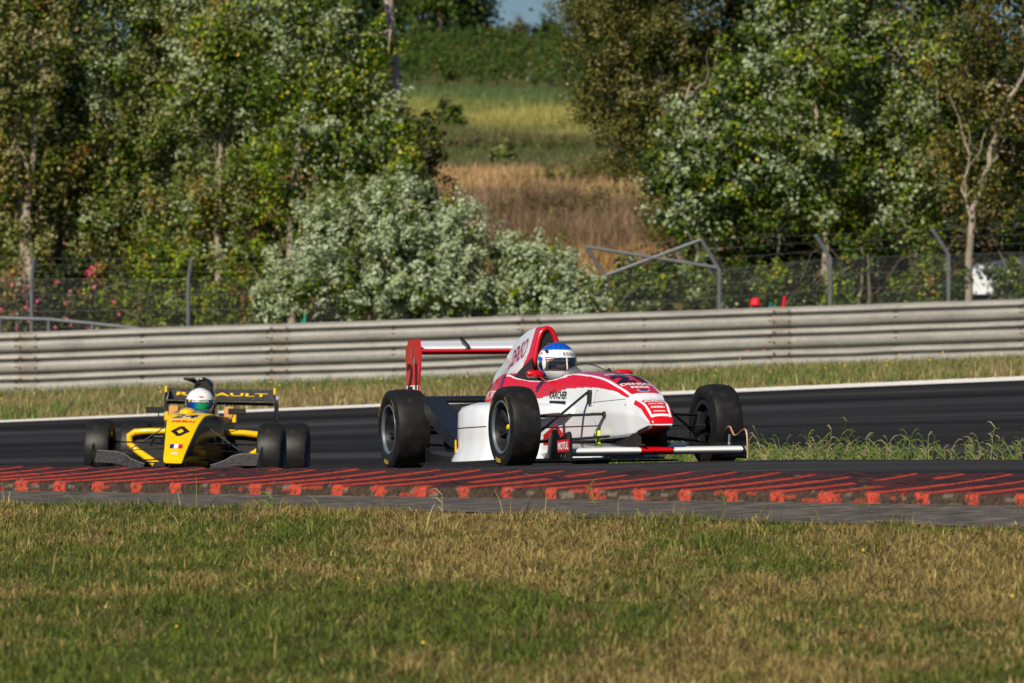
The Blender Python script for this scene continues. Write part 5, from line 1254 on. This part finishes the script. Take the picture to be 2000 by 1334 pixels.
# ------------------------------------------------------------------ yellow racing car
def yellow_car():
    C = car_root('racing_car', 'yellow and black open-wheel racing car with number 24 following behind', 'racing car', (-2.8, 41.8, -.61), math.radians(-2.0), .049, .02)
    def S(x, zt, wc, zc, wf, zf, wm, zm, wl, zl, zb_, cr=.004): return (x, [(0, zt + cr), (wc * .55, zt + cr * .6), (wc, zc), (wf, zf), (wm, zm), (wl, zl), (wl * .85, zb_), (0, zb_)])
    def K(x, zi, wr, zr, wf, zf, wm, zm, wl, zl, zb_): return (x, [(0, zi), (wr - .04, zi + .03), (wr, zr), (wf, zf), (wm, zm), (wl, zl), (wl * .9, zb_), (0, zb_)])
    keys = [S(1.02, .205, .070, .20, .074, .192, .074, .185, .07, .178, .175), S(1.00, .222, .080, .217, .084, .205, .084, .195, .08, .18, .175), S(.85, .292, .092, .288, .097, .27, .098, .24, .09, .20, .188),
            S(.6, .402, .112, .397, .120, .37, .125, .30, .11, .20, .185), S(.3, .520, .136, .514, .146, .48, .155, .36, .135, .19, .17), S(.0, .592, .160, .586, .172, .54, .185, .38, .16, .18, .155), S(-.25, .606, .176, .600, .19, .55, .21, .38, .18, .16, .13), S(-.45, .612, .19, .605, .21, .56, .235, .38, .20, .13, .10),
            K(-.56, .53, .20, .602, .222, .58, .25, .38, .215, .10, .08), K(-.66, .42, .215, .598, .235, .57, .262, .38, .23, .09, .06), K(-1.0, .40, .235, .596, .255, .56, .285, .38, .26, .08, .05), K(-1.30, .45, .245, .60, .27, .55, .30, .38, .27, .08, .05),
            S(-1.45, .60, .24, .60, .27, .54, .30, .38, .27, .08, .05), S(-1.8, .54, .22, .53, .25, .47, .27, .34, .23, .08, .06), S(-2.4, .40, .14, .38, .16, .34, .17, .28, .15, .12, .1), S(-2.85, .32, .10, .31, .11, .28, .11, .25, .1, .18, .16)]
    wct = sorted([(k[0], k[1][2][0]) for k in keys]); zct = sorted([(k[0], k[1][2][1]) for k in keys])
    YEL = np.array((.82, .52, .0)); BLK = np.array((.008, .006, .002)); 
    def paint(v):
        x, y, z = v.T; a = np.abs(y); wc = np.interp(x, *zip(*wct)); zc = np.interp(x, *zip(*zct)); c = np.tile(YEL, (len(v), 1))
        c[(a > wc * 1.03) & (z < zc - .01) & (x < .99) & (z > .0)] = BLK  # flanks painted near black, with their shade put into the colour
        
        c[(x < -.55) & (x > -1.42) & (a < wc - .006) & (z < zc - .004)] = BLK * .5
        c[(z < .15) | (x < -2.0)] = BLK * .6
        return c
    body = skin_body('bodywork', keys, 420, paint, M['livery_soft'], C, per=7, rad=.14); bv = bvh_of(body)
    def ntext(s, x, w, h, mat, bold=.012, y=0, of=.003, dec=None, sub=1, nm='lettering', shear=0):
        zc = np.interp(x, *zip(*zct)); sl = (np.interp(x + .05, *zip(*zct)) - np.interp(x - .05, *zip(*zct))) / .1; o = (x, y, zc); r = (0, 1, 0); u = (-1, 0, -sl)
        if dec: return decal(nm, dec[0], dec[1], w, h, o, r, u, mat, body, bv, of, sub)
        return lettering(s, w, h, o, r, u, mat, body, bv, bold, shear, of, nm, sub)
    ntext('24', .10, .235, .165, M['decal_white'], .06, of=.002, shear=.25); ntext('24', .10, .225, .15, M['decal_black'], .02, of=.004, shear=.25); ntext('PIRELLI', .27, .19, .055, M['decal_red'], .03)
    # diamond emblem: black rhombus ring, cut open at two corners
    dv = [(-.5, 0), (-.06, .5), (.20, .5), (-.20, 0), (.02, -.30), (-.10, -.5)]; df = [(0, 1, 2, 3), (0, 3, 4, 5)]
    dv2 = [(-x, -y) for x, y in dv]
    ntext('', .50, .165, .215, M['decal_black'], dec=(dv + dv2, df + [tuple(i + 6 for i in q) for q in df]), nm='emblem', sub=2)
    for i, mt in enumerate((M['decal_blue'], M['decal_white'], M['decal_red'])): ntext('', .80, .036, .085, mt, y=-.036 + .036 * i, dec=SQ, nm='flag_stripe', sub=2)
    ntext('elf', .935, .06, .04, M['decal_white'], .05)
    # helmet-side covers, fuel cap bump
    for s in (-1, 1):
        m = MB(); m.box((-1.33, s * .245, .625), (.16, .085, .12), bev=.008); m.build('headrest_pad', M['orange_pad'], C)
        m = MB(); m.box((-1.20, s * .30, .585), (.05, .035, .09), bev=.008); m.build('side_tab', M['yellow'], C)
        m = MB(); m.box((-.78, s * .36, .638), (.05, .15, .052), bev=.006); mi = m.build('mirror', M['matteblack'], C)
        rod(mi, 'mirror_stalk', (-.78, s * .33, .61), (-.74, s * .31, .56), .006); rod(mi, 'mirror_stalk', (-.74, s * .31, .56), (-.72, s * .22, .54), .006)
    P, q, D = sphere_mesh(40, 24, lambda D: np.stack([D[:, 0] * .12 - .36, D[:, 1] * .075 - .03, .612 + D[:, 2] * .045], -1)); np_mesh('dash_bump', P, q, M['yellow'], C, smooth=True)
    # airbox: black hoop with an open mouth, slanted cover behind
    air = [(x, [(0, zt), (w * .5, zt - .01), (w * .9, zt - .05), (w, zm), (w * 1.3, .60), (w * 1.3, .52), (0, .52)]) for x, zt, w, zm in ((-1.42, .935, .085, .80), (-1.55, .94, .085, .80), (-1.8, .90, .075, .76), (-2.2, .76, .055, .66), (-2.6, .62, .04, .58))]
    cov = skin_body('engine_cover', air, 60, lambda v: np.where((v[:, 2] < .68)[:, None], YEL * .8, np.array((.012, .012, .014))), M['livery'], C, per=7, rad=.35)
    m = MB(); m.tube([(-1.41, y, z) for y, z in ((-.10, .62), (-.085, .78), (-.07, .87), (-.035, .92), (0, .932), (.035, .92), (.07, .87), (.085, .78), (.10, .62))], .012, 10); m.build('roll_hoop_rim', M['gloss_black'], C)
    m = MB(); m.prism([(-.10, .62), (-.085, .78), (-.07, .87), (-.035, .92), (0, .932), (.035, .92), (.07, .87), (.085, .78), (.10, .62)], 'x', -1.425, -1.414); m.build('intake_mouth', M['matteblack'], C, smooth=0)
    m = MB(); m.tube([(-1.42, -.04, .885), (-1.40, -.10, .918), (-1.39, -.15, .920)], [.018, .022, .010], 10); m.box((-1.39, -.125, .925), (.06, .10, .022), bev=.006); m.build('camera_pod', M['matteblack'], C)
    # sidepods: yellow rimmed D-shaped inlets, black inside
    for s in (-1, 1):
        fr = [(-.86, s * .20, .455), (-.87, s * .42, .452), (-.88, s * .54, .440), (-.89, s * .585, .41), (-.89, s * .585, .34), (-.87, s * .52, .28), (-.80, s * .42, .22), (-.72, s * .33, .165), (-.70, s * .29, .15)]
        m = MB(); m.tube(fr, [.026, .028, .030, .032, .030, .030, .032, .036, .022], 12); m.build('inlet_frame', M['yellow'], C, smooth=60)
        m = MB(); m.loft([[(-.90, s * .19, .44), (-.92, s * .56, .43), (-.92, s * .57, .33), (-.88, s * .40, .20), (-.88, s * .19, .16)], [(-1.5, s * .19, .43), (-1.5, s * .60, .40), (-1.5, s * .62, .24), (-1.5, s * .60, .08), (-1.5, s * .19, .08)], [(-2.1, s * .12, .34), (-2.1, s * .36, .32), (-2.1, s * .38, .20), (-2.1, s * .36, .08), (-2.1, s * .12, .08)]]); m.build('sidepod', M['matteblack'], C)
        m = MB(); m.prism([(s * .20, .42), (s * .54, .42), (s * .55, .33), (s * .36, .21), (s * .20, .21)], 'x', -.925, -.915); m.build('radiator', M['radiator'], C, smooth=0)
        m = MB(); m.box((-.50, s * .20, .14), (.6, .20, .09), bev=.02); m.build('underfloor_duct', M['matteblack'], C)
        # front wing: carbon flap that rises outboard, main plane below, tall endplate
        top = [(s * .28, .165), (s * .33, .178), (s * .40, .205), (s * .46, .245), (s * .52, .262), (s * .685, .268)]
        m = MB(); secs = [[(.82, y, z - .065 - (z - .165) * .35), (.84, y, z - .062 - (z - .165) * .35), (.66, y, z + .002), (.65, y, z)] for y, z in top]; m.loft(secs); m.build('front_wing_flap', M['carbon'], C, smooth=0)
        m = MB(); m.tube([(.655, y, z) for y, z in top], .0045, 6); m.build('flap_edge', M['worn_edge'], C)
        m = MB(); m.prism(airfoil(.93, .68, .03, .095, .005), 'y', min(s * .16, s * .70), max(s * .16, s * .70)); m.build('front_wing_plane', M['carbon'], C)
        m = MB(); m.prism([(.94, .07), (.95, .16), (.82, .20), (.72, .31), (.66, .33), (.60, .28), (.56, .06)], 'y', s * .712 - .007, s * .712 + .007); m.build('front_endplate', M['gloss_black'], C, smooth=0)
        m = MB(); m.prism([(.95, .19), (.70, .21), (.74, .10), (.90, .10)], 'y', s * .075 - .006, s * .075 + .006); m.build('wing_pylon', M['black'], C, smooth=0)
        wheel(C, (0, s * .735, .27), .27, .215, s, steer=-.02, marks=(s < 0)); wheel(C, (-2.65, s * .72, .285), .285, .255, s, marks=(s > 0))
        for p, q2 in (((-.02, s * .62, .35), (.25, s * .15, .345)), ((-.02, s * .62, .35), (-.35, s * .21, .345)), ((0, s * .60, .18), (.25, s * .14, .21)), ((0, s * .60, .18), (-.4, s * .22, .18)), ((-2.65, s * .60, .38), (-2.3, s * .15, .36)), ((-2.65, s * .60, .18), (-2.3, s * .15, .16))): rod(C, 'suspension_arm', p, q2, .013)
        rod(C, 'pushrod', (.0, s * .57, .225), (-.02, s * .185, .485), .011, M['greyrod']); rod(C, 'steering_rod', (.08, s * .62, .27), (.15, s * .16, .30), .008)
        m = MB(); m.tube([(-.30, s * .225, .40), (-.30, s * .30, .40), (-.34, s * .34, .33)], .016, 8); m.box((-.32, s * .27, .36), (.08, .07, .05), bev=.01); m.build('bracket', M['black'], C)
        # rear wing endplate, bowed inwards at its foot
        ep = [(s * .505, .885), (s * .507, .70), (s * .505, .56), (s * .485, .46), (s * .46, .38)]
        m = MB(); m.loft([[(-2.98, y - s * .006, z), (-2.98, y + s * .006, z), (-3.32, y + s * .006, z), (-3.32, y - s * .006, z)] for y, z in ep]); e = m.build('endplate', M['gloss_black'], C)
        m = MB(); m.box((-2.985, s * .500, .855), (.02, .022, .06), bev=.003); m.build('yellow_tab', M['yellow'], e)
    m = MB(); m.prism(airfoil(-2.98, -3.18, .030, .745, .01), 'y', -.495, .495); m.build('rear_wing_plane', M['gloss_black'], C)
    m = MB(); m.loft([[(-3.08, y, .768), (-3.09, y, .762), (-3.27, y, .862), (-3.265, y, .872)] for y in (-.495, .495)]); fl = m.build('rear_wing_flap', M['carbon'], C, smooth=0)
    lettering('RENAULT', .84, .062, (-3.165, 0, .812), (0, 1, 0), (-.87, 0, .49), M['decal_yellow'], fl, None, .02, 0, .010)
    m = MB(); m.prism([(-3.0, .73), (-3.15, .73), (-3.05, .32), (-2.9, .32)], 'y', -.05, -.04); m.prism([(-3.0, .73), (-3.15, .73), (-3.05, .32), (-2.9, .32)], 'y', .04, .05); m.build('wing_pylon', M['black'], C, smooth=0)
    m = MB(); m.prism([(-.75, -.52), (-.75, .52), (-1.0, .68), (-2.35, .68), (-2.35, .45), (-3.0, .45), (-3.0, -.45), (-2.35, -.45), (-2.35, -.68), (-1.0, -.68)], 'z', .03, .045); m.build('floor', M['matteblack'], C, smooth=0)
    m = MB(); m.box((-2.55, 0, .24), (.7, .2, .2), bev=.03); m.build('gearbox', M['black'], C)
    m = MB(); m.tube([(-.72, .12 * math.cos(a), .50 + .09 * math.sin(a)) for a in np.linspace(0, 2 * math.pi, 25)], .014, 8); m.build('steering_wheel', M['black'], C)
    secs = [[(x, w * math.cos(a), .606 + h * math.sin(a)) for a in np.linspace(0, math.pi, 13)] for x, w, h in ((-.42, .10, .008), (-.52, .15, .03), (-.60, .18, .045))]
    m = MB(); m.loft(secs, closed=False, caps=False); m.build('windscreen', M['visor'], C)
    def hp_(P, D):
        x, y, z = P.T; c = np.tile((.86, .86, .87), (len(P), 1)); r = R(9)
        for k in range(9):
            cy, cz = r.uniform(-.05, .06), r.uniform(.09, .125); m_ = (x > 0) & ((y - cy) ** 2 + (z - cz) ** 2 < .004 ** 2); c[m_] = .05
        return c
    loc = (-1.17, -.005, .710)
    d, ho, vo, Rm = driver(C, 'racing driver in a plain white helmet with a mirrored visor in the yellow car', loc, hp_, M['iris'], (0, .06, .05), M['greycloth'], visor_strip=M['strip_blue'])
    hb = bvh_of(ho); P0 = Vector(loc); RmV = lambda v: Rm @ Vector(v)
    lettering('alfano.com', .15, .020, P0 + RmV((.16, .01, .026)), RmV((0, 1, 0)), RmV((0, 0, 1)), M['decal_white'], ho, bvh_of(vo), .03, 0, .010)
    v, f = disc(); decal('badge', v, f, .022, .022, P0 + RmV((.12, -.082, .026)), RmV((.5, .9, 0)), RmV((0, 0, 1)), M['decal_yellow'], ho, bvh_of(vo), .010, 0)
    v, f = disc(); decal('badge', v, f, .05, .013, P0 + RmV((.14, .015, .062)), RmV((0, 1, 0)), RmV((-.3, 0, 1)), M['decal_red'], ho, hb, .004, 1)
    return C
M['radiator'] = plain('dusty_radiator', (.07, .055, .04), .8, var=.6, scale=30)
M['worn_edge'] = plain('worn_edge', (.34, .31, .27), .6)
M['greyrod'] = plain('grey_rod', (.12, .12, .13), .35, .4)
M['strip_blue'] = plain('dark_blue_strip', (.01, .012, .05), .3, coat=.6)
yellow_car()

# ------------------------------------------------------------------ people and things just behind the barrier
def crouching_person(u, v, d, label, cap, jacket, turn=0.0):
    x = at(u, d); zc = zat(v, d); z0 = gz(x, d); r = thing('person', label, 'person', (x, d, z0)); r.rotation_euler = (0, 0, turn)
    h = zc - z0                                            # height of the crown of the cap; seated on a low stool
    J = [((0, .05, h - .72), .15), ((0, .04, h - .52), .16), ((0, .02, h - .36), .15), ((0, 0, h - .26), .06), ((0, -.01, h - .16), .085), ((0, -.01, h - .08), .09)]; E = [(0, 1), (1, 2), (2, 3), (3, 4), (4, 5)]
    for s in (-1, 1):
        b = len(J); J += [((s * .19, .02, h - .36), .065), ((s * .25, -.10, h - .58), .045), ((s * .16, -.30, h - .62), .032), ((s * .13, -.36, h - .62), .03)]; E += [(2, b), (b, b + 1), (b + 1, b + 2), (b + 2, b + 3)]
        for dy in (-.02, -.007, .007, .02): q = len(J); J += [((s * .13 + dy, -.41, h - .62), .009), ((s * .13 + dy, -.44, h - .64), .008)]; E += [(b + 3, q), (q, q + 1)]
        q = len(J); J += [((s * .09, -.38, h - .61), .011), ((s * .085, -.41, h - .62), .010)]; E += [(b + 3, q), (q, q + 1)]
        q = len(J); J += [((s * .12, -.02, h - .76), .09), ((s * .14, -.42, h - .68), .065), ((s * .14, -.40, .08), .045), ((s * .15, -.52, .03), .04)]; E += [(0, q), (q, q + 1), (q + 1, q + 2), (q + 2, q + 3)]
    me = bpy.data.meshes.new('body'); me.from_pydata([j[0] for j in J], E, []); ob = bpy.data.objects.new('body', me); link(ob, r)
    md = ob.modifiers.new('Skin', 'SKIN'); sv = me.skin_vertices[0].data
    for i, j in enumerate(J): sv[i].radius = (j[1], j[1]); sv[i].use_root = (i == 0)
    ob.modifiers.new('Subd', 'SUBSURF').render_levels = 2; md.use_smooth_shade = True; me.materials.append(M['skin'])
    P, q, D = sphere_mesh(40, 20, lambda D: np.stack([D[:, 0] * .088, D[:, 1] * .115 - .01, h - .105 + np.maximum(D[:, 2], -.15) * .115], -1)); cp = np_mesh('cap', P, q, cap, r, smooth=True)
    m = MB(); m.loft([[(xx * .085, -.10 - .07 * (1 - xx * xx), h - .115 + dz) for xx in np.linspace(-1, 1, 9)] + [(xx * .085, -.09, h - .108 + dz) for xx in np.linspace(1, -1, 9)] for dz in (0, .008)]); m.build('peak', cap, cp)
    for s in (-1, 1):
        m = MB(); m.lathe_y([(0, .008), (.008, 0), (0, -.008)], (s * .03, -.092, h - .135), 8); m.build('eye', M['black'], ob)
    m = MB(); m.tube([(0, -.095, h - .145), (0, -.118, h - .17), (0, -.098, h - .175)], [.008, .014, .008], 8); m.build('nose', M['skin'], ob)
    secs = [[(w * math.cos(a), .03 + dd * math.sin(a), z) for a in np.linspace(0, 2 * math.pi, 20, endpoint=False)] for w, dd, z in ((.17, .14, h - .80), (.18, .15, h - .62), (.19, .15, h - .45), (.22, .13, h - .34), (.15, .10, h - .29), (.07, .07, h - .26))]
    m = MB(); m.loft(secs); m.build('jacket', jacket, r, smooth=60)
    for s in (-1, 1):
        m = MB(); m.tube([(s * .17, .02, h - .35), (s * .25, -.09, h - .57), (s * .17, -.28, h - .62)], [.075, .06, .045], 12); m.build('sleeve', jacket, r)
    return r
crouching_person(1475, 582, 79.4, 'marshal in a red cap whose head just shows above the right part of the barrier', M['redmatte'], M['greycloth'])
def flag():
    d = 79.2; x = at(1533, d); z0 = gz(x, d); r = thing('rolled_flag', 'thin red rolled flag poking up above the barrier right of the red cap', 'flag', (x, d, z0)); zt = zat(578, d) - z0
    m = MB(); m.tube([(-.10, 0, 0), (-.02, 0, zt - .18)], .012, 8); m.build('stick', M['wood_pale'], r)
    m = MB(); m.tube([(-.035, 0, zt - .36), (-.02, 0, zt - .15), (.0, 0, zt - .02), (.005, 0, zt)], [.022, .034, .026, .008], 10); m.build('cloth', M['decal_red'], r)
flag()
def tarp(u, v, d, hw, label, mat):
    x = at(u, d); z0 = gz(x, d); h = zat(v, d) - z0; w = hw * d / F; r = R(int(u)); secs = []
    for i in range(15):
        t = -1 + 2 * i / 14; pk = h * (1 - abs(t) ** 2.2 * .35) * (1 + .03 * r.normal()); ww = w * 1.4
        secs.append([(t * ww, -.16, 0), (t * ww * .98, -.15 + .015 * r.normal(), pk * .5), (t * ww * .9, -.08, pk * .93), (t * ww * .88, .0, pk), (t * ww * .9, .08, pk * .93), (t * ww, .16, 0)])
    m = MB(); m.loft(secs); o = m.build('covered_box', mat, smooth=50); o.location = (x, d, z0); tag(o, label, 'cloth cover')
tarp(1508, 590, 79.6, 12, 'dark teal cloth cover peeping over the barrier between the red cap and the red flag', plain('dark_teal_cloth', (.0, .12, .08), .8))
tarp(594, 617, 79.6, 8, 'bright teal cloth cover peeping over the barrier below the large silver shrub', M['teal'])

# ------------------------------------------------------------------ grass in front and in the crack behind the crest
def fbias(x, y):  # more dark green near the camera, partly frame-edge darkening put into the colour
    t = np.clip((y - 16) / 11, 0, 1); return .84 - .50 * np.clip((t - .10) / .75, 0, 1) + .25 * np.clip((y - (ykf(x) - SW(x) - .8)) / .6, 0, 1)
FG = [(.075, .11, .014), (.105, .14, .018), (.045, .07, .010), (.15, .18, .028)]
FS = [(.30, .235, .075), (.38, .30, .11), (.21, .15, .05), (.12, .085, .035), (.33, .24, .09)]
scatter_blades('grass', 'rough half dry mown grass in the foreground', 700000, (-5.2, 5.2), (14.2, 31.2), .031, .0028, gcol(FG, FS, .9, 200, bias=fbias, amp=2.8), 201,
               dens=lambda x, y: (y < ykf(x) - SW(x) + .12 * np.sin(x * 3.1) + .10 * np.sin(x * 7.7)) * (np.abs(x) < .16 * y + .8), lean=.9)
scatter_blades('tall_grass', 'taller pale grass stalks standing out of the foreground grass', 7000, (-5.2, 5.2), (15, 31.2), .085, .0028, gcol([(.16, .22, .05)], FS[:2], .9, 205, bias=.35), 206,
               dens=lambda x, y: (y < ykf(x) - SW(x)) * (.15 + .85 * np.clip((y - (ykf(x) - SW(x) - .6)) / .5, 0, 1)) * (vnoise(x, y, 1.2, 207) > .35), lean=.5)
flowers('yellow_flowers', 'few small yellow flowers in the foreground grass', 60, (-3, 3), (18, 27), .05, .016, 209, 'flowers')
def wild(name, lab, n, xr, yr, seed):
    """branching seed-headed grass clumps growing along the inside edge of the track"""
    rng = R(seed); V = []; Q = []; C = []
    def blade(p, q, w0, w1, c):
        d = np.array(q) - np.array(p); s = np.cross(d, (0, 1, .2)); s /= np.linalg.norm(s) + 1e-9; k = len(V)
        V.extend([p - s * w0, p + s * w0, q + s * w1, q - s * w1]); Q.append((k, k + 1, k + 2, k + 3)); C.extend([c] * 4)
    for _ in range(n):
        x = rng.uniform(*xr); y = rng.uniform(*yr)
        if vnoise(np.array([x]), np.array([y]), 1.1, seed)[0] < .12: continue
        z = gz(x, y) - .02; c = np.array((.13, .19, .03)) * rng.uniform(.6, 1.25) if rng.random() < .8 else np.array((.34, .29, .15)) * rng.uniform(.7, 1.1)
        H = .11 + abs(rng.normal(0, .075)) + (.12 if rng.random() < .03 else 0); p = np.array((x, y, z)); dirv = np.array((rng.normal(0, .25), rng.normal(0, .2), 1.0)); n_ = 4
        for i in range(n_):
            dirv = dirv + np.array((rng.normal(0, .16), 0, -.02)); q = p + dirv / np.linalg.norm(dirv) * H / n_
            blade(p, q, .0034 * (1 - i / 6), .003 * (1 - i / 5), c)
            if rng.random() < .75:
                a = rng.choice((-1, 1)) * rng.uniform(.5, 1.2); L = rng.uniform(.03, .085); m1 = q + np.array((math.sin(a) * L * .6, rng.normal(0, .01), L * .5)); blade(q, m1, .003, .0035, c * 1.1); blade(m1, m1 + np.array((math.sin(a) * L * .5, 0, -L * .15 * rng.random())), .0035, .001, c * 1.2)
            p = q
    o = np_mesh(name, np.array(V), Q, M['grass'], col=np.array(C)); tag(o, lab, 'grass', kind='stuff')
wild('wild_grass', 'light green wild grass growing in a strip along the inside edge of the track', 1200, (.75, 9.5), (36.4, 38.6), 220)
wild('stray_grass', 'few stray dry stalks rising beside the kerb', 9, (-4, 4), (25.5, 27.6), 221)
